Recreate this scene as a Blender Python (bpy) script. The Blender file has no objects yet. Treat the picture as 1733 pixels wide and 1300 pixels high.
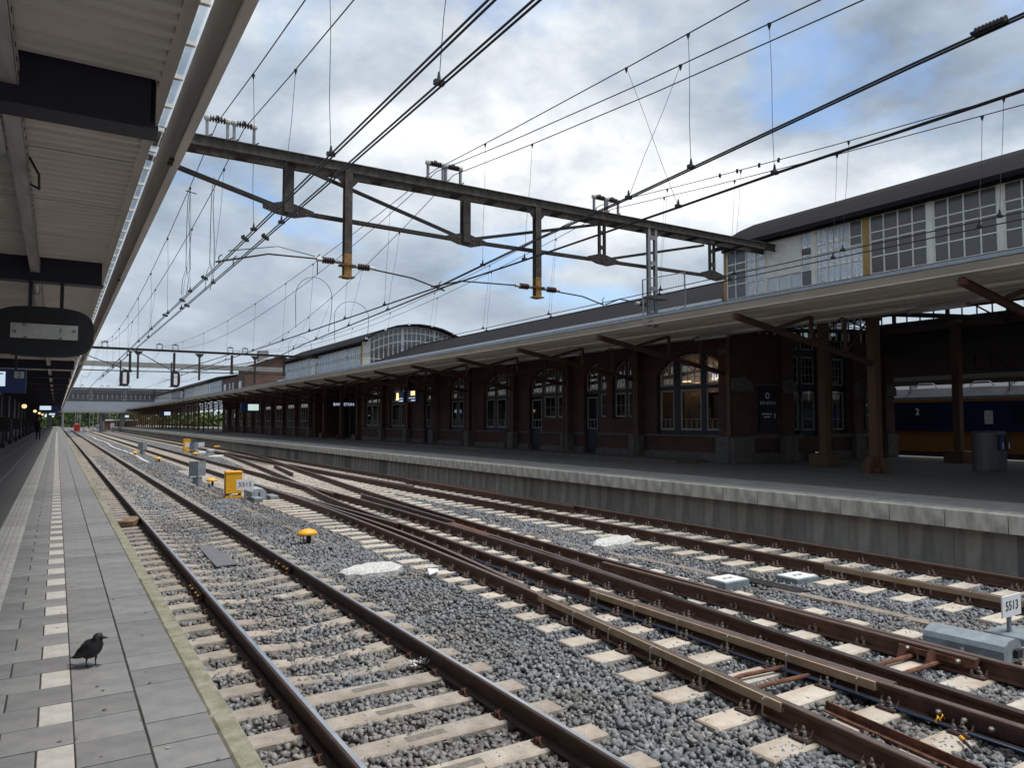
import bpy, math, random
import numpy as np
from mathutils import Vector, Matrix
random.seed(7); rng = np.random.default_rng(11)
S = bpy.context.scene
COL = S.collection
CAMZ = 1.49

# ---------------------------------------------------------------- camera
F, VPX, VPY, W, H = 1240.0, 96.0, 713.0, 1733.0, 1300.0
fy = np.array([VPX - W/2, VPY - H/2, F]); fy /= np.linalg.norm(fy)
dn = np.array([0, fy[2], -fy[1]]); dn /= np.linalg.norm(dn)
fx = np.cross(dn, fy)
R = np.array([fx, fy, -dn])
cd = bpy.data.cameras.new('camera'); cam = bpy.data.objects.new('camera', cd); COL.objects.link(cam)
cd.sensor_width = 36; cd.lens = F / W * 36; cd.clip_end = 6000; cd.clip_start = 0.05
m = Matrix.Identity(4)
for i in range(3):
    m[i][0] = R[i][0]; m[i][1] = -R[i][1]; m[i][2] = -R[i][2]
m[2][3] = CAMZ
cam.matrix_world = m
S.camera = cam
S.render.resolution_x = 1024; S.render.resolution_y = 769

# ---------------------------------------------------------------- world, sun, exposure
SUN_EL, SUN_AZ = 66.0, 125.0          # azimuth clockwise from +Y (towards +X)
wd = bpy.data.worlds.new("World"); S.world = wd; wd.use_nodes = True
nt = wd.node_tree; N = nt.nodes; L = nt.links; N.clear()
wo = N.new('ShaderNodeOutputWorld'); bg = N.new('ShaderNodeBackground'); bg.inputs[1].default_value = 0.1
sky = N.new('ShaderNodeTexSky'); sky.sky_type = 'NISHITA'; sky.sun_disc = False
sky.sun_elevation = math.radians(SUN_EL); sky.sun_rotation = math.radians(SUN_AZ)
tc = N.new('ShaderNodeTexCoord'); sep = N.new('ShaderNodeSeparateXYZ'); L.new(tc.outputs['Generated'], sep.inputs[0])
mz = N.new('ShaderNodeMath'); mz.operation = 'MAXIMUM'; mz.inputs[1].default_value = 0.0; L.new(sep.outputs[2], mz.inputs[0])
az = N.new('ShaderNodeMath'); az.operation = 'ADD'; az.inputs[1].default_value = 0.34; L.new(mz.outputs[0], az.inputs[0])
dx = N.new('ShaderNodeMath'); dx.operation = 'DIVIDE'; L.new(sep.outputs[0], dx.inputs[0]); L.new(az.outputs[0], dx.inputs[1])
dy = N.new('ShaderNodeMath'); dy.operation = 'DIVIDE'; L.new(sep.outputs[1], dy.inputs[0]); L.new(az.outputs[0], dy.inputs[1])
cmb = N.new('ShaderNodeCombineXYZ'); L.new(dx.outputs[0], cmb.inputs[0]); L.new(dy.outputs[0], cmb.inputs[1])
mp = N.new('ShaderNodeMapping'); L.new(cmb.outputs[0], mp.inputs[0]); mp.inputs['Location'].default_value = (5.5, 11.3, -2.0)
def wnoise(scale, detail, rough, dist, off=0.0):
    n = N.new('ShaderNodeTexNoise'); n.inputs['Scale'].default_value = scale; n.inputs['Detail'].default_value = detail
    n.inputs['Roughness'].default_value = rough; n.inputs['Distortion'].default_value = dist
    if off:
        ad = N.new('ShaderNodeVectorMath'); ad.operation = 'ADD'; ad.inputs[1].default_value = (off, off*0.7, off*0.3)
        L.new(mp.outputs[0], ad.inputs[0]); L.new(ad.outputs[0], n.inputs['Vector'])
    else: L.new(mp.outputs[0], n.inputs['Vector'])
    return n
def wramp(src, stops):
    r = N.new('ShaderNodeValToRGB'); e = r.color_ramp.elements
    while len(e) > 2: e.remove(e[-1])
    for i, (p, c) in enumerate(stops):
        el = e[i] if i < 2 else e.new(p)
        el.position = p; el.color = (*c, 1) if len(c) == 3 else c
    L.new(src, r.inputs[0]); return r
n1 = wnoise(1.25, 10, 0.55, 0.1)          # cloud bodies: light and dark
n2 = wnoise(1.9, 9, 0.54, 0.1, 9.3)      # holes
cl = wramp(n1.outputs[0], [(0.38, (1.25, 1.55, 1.98)), (0.48, (2.0, 2.38, 2.85)), (0.57, (3.0, 3.3, 3.62)), (0.70, (4.7, 4.8, 4.9))])
n3 = wnoise(3.6, 9, 0.6, 0.25, 4.7)
v3 = wramp(n3.outputs[0], [(0.32, (.74, .76, .80)), (0.68, (1.28, 1.25, 1.2))])
cm3 = N.new('ShaderNodeMix'); cm3.data_type = 'RGBA'; cm3.blend_type = 'MULTIPLY'; cm3.inputs[0].default_value = 1.0
L.new(cl.outputs[0], cm3.inputs[6]); L.new(v3.outputs[0], cm3.inputs[7])
ho = wramp(n2.outputs[0], [(0.31, (0, 0, 0)), (0.45, (1, 1, 1))])
sk = N.new('ShaderNodeMix'); sk.data_type = 'RGBA'; sk.blend_type = 'MULTIPLY'; sk.inputs[0].default_value = 1.0
sk.inputs[7].default_value = (0.62, 0.82, 0.98, 1)
L.new(sky.outputs[0], sk.inputs[6])
mx = N.new('ShaderNodeMix'); mx.data_type = 'RGBA'; L.new(ho.outputs[0], mx.inputs[0]); L.new(sk.outputs[2], mx.inputs[6]); L.new(cm3.outputs[2], mx.inputs[7])
hz = wramp(sep.outputs[2], [(0.0, (1, 1, 1)), (0.30, (0, 0, 0))])
mh = N.new('ShaderNodeMix'); mh.data_type = 'RGBA'
hm = N.new('ShaderNodeMath'); hm.operation = 'MULTIPLY'; hm.inputs[1].default_value = 0.6; L.new(hz.outputs[0], hm.inputs[0])
L.new(hm.outputs[0], mh.inputs[0]); L.new(mx.outputs[2], mh.inputs[6]); mh.inputs[7].default_value = (3.0, 3.42, 3.8, 1)
L.new(mh.outputs[2], bg.inputs[0]); L.new(bg.outputs[0], wo.inputs[0])

sd = bpy.data.lights.new('sun', 'SUN'); sd.energy = 1.55; sd.angle = math.radians(20); sd.color = (1, .965, .91)
sun = bpy.data.objects.new('sun', sd); COL.objects.link(sun)
a, e = math.radians(SUN_AZ), math.radians(SUN_EL)
sun.rotation_euler = Vector((math.sin(a)*math.cos(e), math.cos(a)*math.cos(e), math.sin(e))).to_track_quat('Z', 'Y').to_euler()
S.view_settings.view_transform = 'Standard'; S.view_settings.look = 'None'
S.view_settings.exposure = 1.2; S.view_settings.gamma = 1.0; S.view_settings.use_curve_mapping = False
S.render.engine = 'CYCLES'

# ---------------------------------------------------------------- materials
def mat(name, col, rough=0.7, metal=0.0, var=0.0, vscale=6.0, col2=None, bump=0.0, bscale=40.0, island=0.0,
        streak=None, spec=None, emit=None, estr=0.0, detail=6, coords='Object', islandcols=None):
    M = bpy.data.materials.new(name); M.use_nodes = True
    t = M.node_tree; n = t.nodes; l = t.links
    b = n['Principled BSDF']
    b.inputs['Roughness'].default_value = rough; b.inputs['Metallic'].default_value = metal
    if spec is not None: b.inputs['Specular IOR Level'].default_value = spec
    b.inputs['Base Color'].default_value = (*col, 1)
    cur = None
    tcn = n.new('ShaderNodeTexCoord'); src = tcn.outputs[coords]
    if coords == 'World':
        pass
    if var > 0 or col2:
        nz = n.new('ShaderNodeTexNoise'); nz.inputs['Scale'].default_value = vscale; nz.inputs['Detail'].default_value = detail
        nz.inputs['Roughness'].default_value = 0.62
        l.new(src, nz.inputs['Vector'])
        cr = n.new('ShaderNodeValToRGB'); cr.color_ramp.elements[0].position = 0.33; cr.color_ramp.elements[1].position = 0.67
        c2 = col2 or tuple(max(0, c*(1-var)) for c in col)
        c1 = col if col2 else tuple(min(1, c*(1+var)) for c in col)
        cr.color_ramp.elements[0].color = (*c2, 1); cr.color_ramp.elements[1].color = (*c1, 1)
        l.new(nz.outputs[0], cr.inputs[0]); cur = cr.outputs[0]
    if streak:
        mpn = n.new('ShaderNodeMapping'); mpn.inputs['Scale'].default_value = streak[0]; l.new(src, mpn.inputs[0])
        nz = n.new('ShaderNodeTexNoise'); nz.inputs['Scale'].default_value = 1; nz.inputs['Detail'].default_value = 5; l.new(mpn.outputs[0], nz.inputs[0])
        cr = n.new('ShaderNodeValToRGB'); cr.color_ramp.elements[0].position = 0.38; cr.color_ramp.elements[1].position = 0.66
        cr.color_ramp.elements[0].color = (0, 0, 0, 1); l.new(nz.outputs[0], cr.inputs[0])
        mm = n.new('ShaderNodeMix'); mm.data_type = 'RGBA'
        if cur: l.new(cur, mm.inputs[6])
        else: mm.inputs[6].default_value = (*col, 1)
        mm.inputs[7].default_value = (*streak[1], 1)
        ml = n.new('ShaderNodeMath'); ml.operation = 'MULTIPLY'; ml.inputs[1].default_value = streak[2]; l.new(cr.outputs[0], ml.inputs[0]); l.new(ml.outputs[0], mm.inputs[0])
        cur = mm.outputs[2]
    if island > 0 or islandcols:
        if island < 0: pass
        ge = n.new('ShaderNodeNewGeometry') if islandcols else n.new('ShaderNodeObjectInfo')
        rnd = ge.outputs['Random Per Island'] if islandcols else ge.outputs['Random']
        if islandcols:
            cr = n.new('ShaderNodeValToRGB'); el = cr.color_ramp.elements
            for i, c in enumerate(islandcols):
                p = i/(len(islandcols)-1)
                q = el[0] if i == 0 else (el[1] if i == len(islandcols)-1 else el.new(p))
                q.position = p; q.color = (*c, 1)
            l.new(rnd, cr.inputs[0]); fac = cr.outputs[0]
        else:
            mr = n.new('ShaderNodeMapRange'); mr.inputs[3].default_value = 1-island; mr.inputs[4].default_value = 1+island
            l.new(rnd, mr.inputs[0]); fac = mr.outputs[0]
        mm = n.new('ShaderNodeMix'); mm.data_type = 'RGBA'; mm.blend_type = 'MULTIPLY'; mm.inputs[0].default_value = 1
        if cur: l.new(cur, mm.inputs[6])
        else: mm.inputs[6].default_value = (*col, 1)
        l.new(fac, mm.inputs[7]); cur = mm.outputs[2]
    if cur: l.new(cur, b.inputs['Base Color'])
    if bump > 0:
        nz = n.new('ShaderNodeTexNoise'); nz.inputs['Scale'].default_value = bscale; nz.inputs['Detail'].default_value = 8; l.new(src, nz.inputs['Vector'])
        bp = n.new('ShaderNodeBump'); bp.inputs['Strength'].default_value = bump; bp.inputs['Distance'].default_value = 0.02
        l.new(nz.outputs[0], bp.inputs['Height']); l.new(bp.outputs[0], b.inputs['Normal'])
    if emit:
        b.inputs['Emission Color'].default_value = (*emit, 1); b.inputs['Emission Strength'].default_value = estr
    return M

def glass(name, tint=(.6, .6, .6), refl=0.12, rough=0.02, bump=0.0, bscale=30, body=None, bodyfac=0.0):
    M = bpy.data.materials.new(name); M.use_nodes = True
    t = M.node_tree; n = t.nodes; l = t.links; n.clear()
    o = n.new('ShaderNodeOutputMaterial'); tr = n.new('ShaderNodeBsdfTransparent'); tr.inputs[0].default_value = (*tint, 1)
    g = n.new('ShaderNodeBsdfGlossy'); g.inputs['Roughness'].default_value = rough; g.inputs[0].default_value = (.9, .93, .96, 1)
    lw = n.new('ShaderNodeLayerWeight'); lw.inputs[0].default_value = .5
    ms = n.new('ShaderNodeMixShader'); base = tr.outputs[0]
    if body:
        d = n.new('ShaderNodeBsdfDiffuse'); d.inputs[0].default_value = (*body, 1)
        m2 = n.new('ShaderNodeMixShader'); m2.inputs[0].default_value = bodyfac; l.new(tr.outputs[0], m2.inputs[1]); l.new(d.outputs[0], m2.inputs[2]); base = m2.outputs[0]
        src = m2
    pw = n.new('ShaderNodeMath'); pw.operation = 'POWER'; pw.inputs[1].default_value = 3.5; l.new(lw.outputs['Facing'], pw.inputs[0])
    ma = n.new('ShaderNodeMath'); ma.operation = 'MULTIPLY_ADD'; ma.use_clamp = True; ma.inputs[1].default_value = .8; ma.inputs[2].default_value = refl*.4; l.new(pw.outputs[0], ma.inputs[0])
    l.new(ma.outputs[0], ms.inputs[0]); l.new(base, ms.inputs[1]); l.new(g.outputs[0], ms.inputs[2]); l.new(ms.outputs[0], o.inputs[0])
    if bump:
        tcn = n.new('ShaderNodeTexCoord'); nz = n.new('ShaderNodeTexNoise'); nz.inputs['Scale'].default_value = bscale; nz.inputs['Detail'].default_value = 3; l.new(tcn.outputs['Object'], nz.inputs['Vector'])
        bp = n.new('ShaderNodeBump'); bp.inputs['Strength'].default_value = bump; bp.inputs['Distance'].default_value = 0.05
        l.new(nz.outputs[0], bp.inputs['Height']); l.new(bp.outputs[0], g.inputs['Normal']); l.new(bp.outputs[0], lw.inputs['Normal'])
        if body: l.new(bp.outputs[0], d.inputs['Normal'])
    return M

def brick_mat(name, c1, c2, mortar, sx=1.0):
    M = bpy.data.materials.new(name); M.use_nodes = True
    t = M.node_tree; n = t.nodes; l = t.links; b = n['Principled BSDF']; b.inputs['Roughness'].default_value = .85
    tcn = n.new('ShaderNodeTexCoord'); sp = n.new('ShaderNodeSeparateXYZ'); l.new(tcn.outputs['Object'], sp.inputs[0])
    ad = n.new('ShaderNodeMath'); ad.operation = 'ADD'; l.new(sp.outputs[0], ad.inputs[0]); l.new(sp.outputs[1], ad.inputs[1])
    cb = n.new('ShaderNodeCombineXYZ'); l.new(ad.outputs[0], cb.inputs[0]); l.new(sp.outputs[2], cb.inputs[1])
    br = n.new('ShaderNodeTexBrick'); br.inputs['Scale'].default_value = 1; br.inputs['Brick Width'].default_value = .22
    br.inputs['Row Height'].default_value = .065; br.inputs['Mortar Size'].default_value = .006; br.inputs['Mortar Smooth'].default_value = .2
    br.inputs['Color1'].default_value = (*c1, 1); br.inputs['Color2'].default_value = (*c2, 1); br.inputs['Mortar'].default_value = (*mortar, 1)
    l.new(cb.outputs[0], br.inputs['Vector'])
    nz = n.new('ShaderNodeTexNoise'); nz.inputs['Scale'].default_value = 1.3; nz.inputs['Detail'].default_value = 6; l.new(tcn.outputs['Object'], nz.inputs['Vector'])
    mr = n.new('ShaderNodeMapRange'); mr.inputs[3].default_value = .6; mr.inputs[4].default_value = 1.3; l.new(nz.outputs[0], mr.inputs[0])
    mm = n.new('ShaderNodeMix'); mm.data_type = 'RGBA'; mm.blend_type = 'MULTIPLY'; mm.inputs[0].default_value = 1
    l.new(br.outputs['Color'], mm.inputs[6]); l.new(mr.outputs[0], mm.inputs[7]); l.new(mm.outputs[2], b.inputs['Base Color'])
    bp = n.new('ShaderNodeBump'); bp.inputs['Strength'].default_value = .5; bp.inputs['Distance'].default_value = .01; bp.invert = True
    l.new(br.outputs['Fac'], bp.inputs['Height']); l.new(bp.outputs[0], b.inputs['Normal'])
    return M

M = {}
M['railtop'] = mat('polished_rail_top', (.62, .63, .66), .22, 1.0, var=.12, vscale=3)
M['railtop2'] = mat('dull_rail_top', (.17, .13, .12), .36, .35, var=.25, vscale=5)
M['railtop3'] = mat('worn_rail_top', (.42, .42, .44), .3, 1.0, var=.3, vscale=3)
M['rail'] = mat('rusty_rail_side', (.044, .024, .020), .62, .15, var=.45, vscale=4, bump=.15, bscale=60, streak=((3, .4, 12), (.085, .038, .022), .5))
M['rail2'] = mat('rust_brown_rail_side', (.088, .042, .028), .62, .1, var=.4, vscale=4, bump=.15, bscale=60, streak=((3, .4, 12), (.15, .066, .036), .5))
M['rust'] = mat('rusted_steel', (.13, .052, .030), .8, .1, var=.5, vscale=12, bump=.3, bscale=80)
M['rustdark'] = mat('brown_baseplate', (.062, .032, .026), .7, .2, var=.4, vscale=14, bump=.2, bscale=90)
M['bolt'] = mat('grey_bolt', (.25, .22, .19), .55, .6, var=.3, vscale=40)
M['sleeper'] = mat('weathered_concrete_sleeper', (.46, .415, .36), .88, col2=(.27, .24, .205), vscale=5, bump=.35, bscale=50, island=.14, streak=((1.2, 4, 8), (.24, .16, .11), .35))
M['bearer'] = mat('pale_concrete_bearer', (.64, .59, .51), .88, col2=(.46, .415, .35), vscale=5, bump=.3, bscale=50, island=.12, streak=((1.2, 4, 6), (.30, .19, .12), .5))
M['sleepermark'] = mat('sleeper_recess', (.17, .155, .135), .9, var=.3, vscale=20)
STC = [(.62, .63, .65), (.92, .94, .98), (1.05, 1.05, 1.02), (.80, .85, .92), (1.25, 1.27, 1.30), (1.0, .90, .80), (1.08, 1.14, 1.22), (.72, .72, .72), (1.55, 1.5, 1.45)]
M['stone'] = mat('crushed_stone', (.185, .189, .194), .82, var=.22, vscale=9, islandcols=STC, bump=.08, bscale=70)
def tint_by_place(X):
    """rust and oil dust along the near rails, fresher bluish stone between the tracks"""
    t = X.node_tree; n = t.nodes; l = t.links; b = n['Principled BSDF']; lk = b.inputs['Base Color'].links[0]; src = lk.from_socket
    tcn = n.new('ShaderNodeTexCoord'); sp = n.new('ShaderNodeSeparateXYZ'); l.new(tcn.outputs['Object'], sp.inputs[0])
    def m(op, a, c):
        q = n.new('ShaderNodeMath'); q.operation = op
        for i, v in enumerate((a, c)):
            if isinstance(v, (int, float)): q.inputs[i].default_value = v
            elif v is not None: l.new(v, q.inputs[i])
        return q.outputs[0]
    d1 = m('ABSOLUTE', m('SUBTRACT', m('ABSOLUTE', m('SUBTRACT', sp.outputs[0], 2.53), 0), .75), 0)
    f1 = m('SUBTRACT', 1.0, m('MULTIPLY', d1, 1.5))
    nz = n.new('ShaderNodeTexNoise'); nz.inputs['Scale'].default_value = .55; nz.inputs['Detail'].default_value = 5; l.new(tcn.outputs['Object'], nz.inputs['Vector'])
    nf = m('MULTIPLY', m('SUBTRACT', nz.outputs[0], .36), 3.2)
    mr = n.new('ShaderNodeClamp'); l.new(m('MAXIMUM', m('MULTIPLY', f1, .95), m('MULTIPLY', nf, .75)), mr.inputs[0])
    tint = n.new('ShaderNodeMix'); tint.data_type = 'RGBA'; l.new(mr.outputs[0], tint.inputs[0]); tint.inputs[6].default_value = (.98, 1.06, 1.15, 1); tint.inputs[7].default_value = (.92, .80, .68, 1)
    mm = n.new('ShaderNodeMix'); mm.data_type = 'RGBA'; mm.blend_type = 'MULTIPLY'; mm.inputs[0].default_value = 1; l.new(src, mm.inputs[6]); l.new(tint.outputs[2], mm.inputs[7]); l.new(mm.outputs[2], b.inputs['Base Color'])
tint_by_place(M['stone'])
def ballast_mat():
    X = bpy.data.materials.new('ballast_ground'); X.use_nodes = True
    t = X.node_tree; n = t.nodes; l = t.links; b = n['Principled BSDF']; b.inputs['Roughness'].default_value = .9
    tcn = n.new('ShaderNodeTexCoord')
    v = n.new('ShaderNodeTexVoronoi'); v.inputs['Scale'].default_value = 17; l.new(tcn.outputs['Object'], v.inputs['Vector'])
    bw = n.new('ShaderNodeRGBToBW'); l.new(v.outputs['Color'], bw.inputs[0])
    cr = n.new('ShaderNodeValToRGB'); cr.color_ramp.elements[0].position = .2; cr.color_ramp.elements[1].position = .8
    cr.color_ramp.elements[0].color = (.06, .062, .065, 1); cr.color_ramp.elements[1].color = (.27, .272, .275, 1); l.new(bw.outputs[0], cr.inputs[0])
    nz = n.new('ShaderNodeTexNoise'); nz.inputs['Scale'].default_value = .5; nz.inputs['Detail'].default_value = 4; l.new(tcn.outputs['Object'], nz.inputs['Vector'])
    c2 = n.new('ShaderNodeValToRGB'); c2.color_ramp.elements[0].color = (.80, .74, .68, 1); c2.color_ramp.elements[1].color = (1, 1.05, 1.12, 1); l.new(nz.outputs[0], c2.inputs[0])
    mm = n.new('ShaderNodeMix'); mm.data_type = 'RGBA'; mm.blend_type = 'MULTIPLY'; mm.inputs[0].default_value = 1
    l.new(cr.outputs[0], mm.inputs[6]); l.new(c2.outputs[0], mm.inputs[7]); l.new(mm.outputs[2], b.inputs['Base Color'])
    bp = n.new('ShaderNodeBump'); bp.inputs['Strength'].default_value = .9; bp.inputs['Distance'].default_value = .04; bp.invert = True
    l.new(v.outputs['Distance'], bp.inputs['Height']); l.new(bp.outputs[0], b.inputs['Normal'])
    return X
M['ballast'] = ballast_mat(); tint_by_place(M['ballast'])
M['tile'] = mat('grey_concrete_tile', (.215, .212, .212), .60, col2=(.155, .153, .155), vscale=4.5, bump=.14, bscale=120, island=.16, detail=11, streak=((9, 9, 9), (.26, .255, .24), .22))
M['tilelight'] = mat('pale_marker_tile', (.50, .48, .44), .8, col2=(.37, .355, .32), vscale=9, bump=.2, bscale=90, island=.08)
M['grout'] = mat('sandy_joint', (.035, .033, .03), .95, var=.3, vscale=30)
M['tactile'] = mat('pale_ribbed_paving', (.30, .295, .285), .85, var=.2, vscale=12, island=.1)
M['asphalt'] = mat('dark_platform_paving', (.085, .082, .084), .8, var=.15, vscale=3, bump=.1, bscale=80)
M['coping'] = mat('mossy_concrete_coping', (.33, .315, .25), .9, col2=(.155, .15, .095), vscale=7, bump=.3, bscale=60, island=.1, detail=10)
M['coping2'] = mat('stained_pale_coping', (.74, .70, .61), .85, col2=(.56, .53, .46), vscale=2.2, streak=((5, 5, 1.4), (.13, .115, .09), .6), bump=.2, bscale=50, island=.06)
M['wallc'] = mat('stained_concrete_panel', (.43, .385, .315), .88, col2=(.30, .28, .24), vscale=1.5, streak=((5, 5, .5), (.14, .128, .11), .6), bump=.15, bscale=40, island=.16)
M['pave2'] = mat('far_platform_paving', (.20, .187, .17), .8, col2=(.15, .14, .13), vscale=1.2, bump=.1, bscale=60)
M['edgelight'] = mat('daylit_edge_paving', (.50, .465, .41), .8, col2=(.38, .35, .31), vscale=2.5, bump=.1, bscale=60, streak=((4, .6, 4), (.17, .155, .14), .5))  # paler edge strip: open daylight beside the canopy is put into its colour
M['curtain'] = mat('pale_blind', (.42, .36, .30), .9, var=.25, vscale=2.2)
M['white'] = mat('white_paint', (.70, .69, .66), .6, var=.08, vscale=10)
M['cream'] = mat('cream_paint', (.84, .79, .69), .6, var=.1, vscale=5)
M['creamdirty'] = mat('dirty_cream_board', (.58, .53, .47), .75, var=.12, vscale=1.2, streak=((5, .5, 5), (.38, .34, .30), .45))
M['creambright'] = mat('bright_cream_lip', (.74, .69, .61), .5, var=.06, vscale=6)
M['gutter'] = mat('zinc_gutter', (.33, .37, .41), .5, .3, var=.12, vscale=5)
M['rooffelt'] = mat('dark_roof_felt', (.017, .0155, .0175), .95, spec=.12, var=.16, vscale=.7, bump=.2, bscale=18)
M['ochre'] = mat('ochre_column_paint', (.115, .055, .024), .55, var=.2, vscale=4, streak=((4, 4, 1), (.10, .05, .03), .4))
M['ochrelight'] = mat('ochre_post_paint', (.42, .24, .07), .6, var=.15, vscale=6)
M['brown'] = mat('brown_bracket_paint', (.080, .037, .024), .55, var=.2, vscale=5)
M['stonegrey'] = mat('grey_plinth_stone', (.105, .094, .086), .85, var=.25, vscale=3, bump=.2, bscale=30)
M['brick'] = brick_mat('dark_red_brick', (.105, .038, .027), (.066, .027, .021), (.085, .068, .058))
M['brick2'] = brick_mat('brown_brick', (.17, .085, .058), (.11, .058, .042), (.17, .15, .13))
M['navy'] = mat('dark_blue_frame', (.006, .009, .020), .5, var=.1, vscale=6)
M['sash'] = mat('aged_white_sash', (.30, .28, .25), .6, var=.12, vscale=8)
M['glassdark'] = glass('window_glass', (.72, .70, .66), .22)
M['glasscl'] = glass('smoky_glass', (.22, .20, .185), .14, .2, 0, 30, (.17, .15, .138), .7)
M['hammer'] = glass('hammered_glass', (.80, .83, .86), .75, .10, .7, 22, (.80, .83, .86), .55)  # white diffuse body stands in for sky light coming through the panes
M['glassclear'] = glass('clear_pane', (.9, .93, .95), .12)
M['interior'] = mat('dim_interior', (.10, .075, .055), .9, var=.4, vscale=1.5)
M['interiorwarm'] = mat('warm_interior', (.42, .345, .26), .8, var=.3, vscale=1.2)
M['black'] = mat('black_paint', (.010, .010, .013), .6, var=.2, vscale=5)
M['blackblue'] = mat('dark_blue_steel', (.020, .016, .036), .55, var=.2, vscale=3)
M['steel'] = mat('weathered_steel', (.072, .062, .049), .8, .0, var=.5, vscale=7, bump=.2, bscale=50, streak=((6, 6, 2), (.028, .024, .02), .8))
M['steellight'] = mat('galvanised_steel', (.24, .25, .26), .5, .4, var=.2, vscale=7)
M['steeldark'] = mat('dark_brown_steel', (.036, .027, .022), .8, .0, var=.4, vscale=8)
M['wire'] = mat('dark_wire', (.020, .020, .026), .5, .3)
M['binsteel'] = mat('bin_steel', (.11, .115, .12), .5, .3, var=.15, vscale=3, streak=((5, 5, .6), (.06, .06, .062), .5))
M['insul'] = mat('brown_insulator', (.05, .026, .022), .3, var=.2, vscale=20)
M['insulpale'] = mat('pale_insulator', (.50, .49, .46), .4, var=.2, vscale=20)
M['mustard'] = mat('flaking_yellow_paint', (.36, .205, .045), .7, col2=(.16, .08, .03), vscale=12)
M['yellow'] = mat('bright_yellow_paint', (.86, .42, .01), .45, var=.08, vscale=8)
M['greybox'] = mat('grey_metal_cover', (.25, .30, .33), .6, .1, col2=(.17, .20, .225), vscale=7, bump=.15, bscale=40)
M['greylid'] = mat('pale_grey_lid', (.44, .49, .52), .7, col2=(.30, .34, .37), vscale=9, bump=.15, bscale=50)
M['signwhite'] = mat('sign_white', (.74, .75, .77), .5, var=.04, vscale=5)
M['ink'] = mat('black_lettering', (.012, .012, .014), .6)
M['letter'] = mat('white_lettering', (.62, .62, .60), .6)
M['tan'] = mat('tan_beam_wood', (.36, .275, .185), .7, col2=(.23, .17, .115), vscale=5, streak=((1, .3, 10), (.42, .26, .15), .4), bump=.15, bscale=50)
M['bluehose'] = mat('blue_hose', (.014, .030, .080), .4, var=.2, vscale=10)
M['blackhose'] = mat('black_hose', (.012, .013, .022), .45)
M['yellowhose'] = mat('cream_hose', (.58, .50, .27), .5, var=.1, vscale=10)
M['plywood'] = mat('grey_board', (.135, .135, .15), .8, var=.15, vscale=8)
M['timber'] = mat('weathered_timber', (.20, .125, .085), .85, var=.4, vscale=9, bump=.4, bscale=30)
M['whitepaint'] = mat('white_painted_stone', (.80, .80, .77), .85, col2=(.34, .335, .32), vscale=22, bump=1.0, bscale=45, detail=10)
M['duct'] = mat('brown_concrete_duct', (.33, .26, .205), .9, col2=(.19, .165, .14), vscale=3, bump=.3, bscale=40, island=.12)
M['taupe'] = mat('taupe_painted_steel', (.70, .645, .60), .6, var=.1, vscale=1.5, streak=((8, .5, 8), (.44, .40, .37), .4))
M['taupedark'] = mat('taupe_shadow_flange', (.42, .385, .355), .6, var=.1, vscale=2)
M['sheet'] = mat('grey_roof_sheet', (.76, .71, .66), .6, var=.1, vscale=1.1, streak=((.5, 3, 3), (.50, .46, .42), .4))
M['trough'] = mat('white_cable_trough', (.52, .50, .48), .55, var=.1, vscale=3, streak=((6, 1.2, 6), (.22, .18, .15), .55))
M['diffuser'] = mat('lamp_diffuser', (.50, .51, .52), .3, var=.08, vscale=2)
M['plate'] = mat('bare_metal_plate', (.50, .49, .47), .5, .3, var=.12, vscale=3)
M['nsblue'] = mat('signal_blue_board', (.012, .030, .14), .45, var=.1, vscale=4)
M['screen'] = mat('lit_screen', (.4, .45, .5), .4, emit=(.55, .68, .78), estr=.42)
M['screengreen'] = mat('pale_green_screen', (.4, .5, .45), .4, emit=(.50, .64, .58), estr=.45)
M['lampglow'] = mat('glowing_globe', (.9, .8, .6), .4, emit=(1, .66, .32), estr=.5)
M['warmlamp'] = mat('warm_lamp', (1, .7, .4), .4, emit=(1, .62, .30), estr=1.5)
M['ceilinglamp'] = mat('warm_ceiling_lamp', (1, .8, .6), .4, emit=(1, .86, .70), estr=1.7)
M['dimfill'] = mat('dim_room_fill', (1, .8, .6), .4, emit=(1, .8, .6), estr=.8)
M['neondim'] = mat('dim_neon', (.6, .6, .7), .4, emit=(.7, .74, 1), estr=.25)
M['neon'] = mat('white_neon', (1, 1, 1), .4, emit=(.82, .84, 1), estr=.8)
M['orangeled'] = mat('orange_display', (1, .6, .2), .4, emit=(1, .62, .22), estr=.9)
M['trainblue'] = mat('train_blue', (.005, .009, .036), .3, var=.1, vscale=2)
M['trainyellow'] = mat('train_yellow', (.13, .052, .008), .4, var=.1, vscale=2)
M['trainroof'] = mat('train_roof', (.085, .088, .098), .6, var=.2, vscale=2, streak=((1, .6, 4), (.07, .07, .075), .5))
M['traindark'] = mat('train_underframe', (.02, .02, .024), .8)
M['trainglass'] = mat('train_window', (.01, .012, .02), .12)
M['red'] = mat('red_bin_paint', (.36, .020, .024), .5, var=.1, vscale=5)
M['feather'] = mat('black_feather', (.010, .010, .013), .65, var=.4, vscale=40, bump=.3, bscale=60)
M['feathergrey'] = mat('grey_nape_feather', (.026, .026, .031), .55, var=.3, vscale=30)
M['eye'] = mat('pale_eye', (.20, .21, .22), .5)
M['coat'] = mat('dark_coat', (.012, .013, .022), .85)
M['skin'] = mat('skin', (.42, .25, .18), .6)
M['hair'] = mat('blond_hair', (.26, .17, .08), .7)
M['bag'] = mat('green_bag', (.22, .30, .12), .7)
M['concretepale'] = mat('pale_bridge_concrete', (.27, .27, .255), .85, var=.1, vscale=.6)
M['bridge'] = mat('blue_grey_cladding', (.27, .30, .35), .7, var=.1, vscale=.2)
M['bridgedark'] = mat('dark_fascia', (.055, .058, .068), .7, var=.1, vscale=.3)
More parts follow.
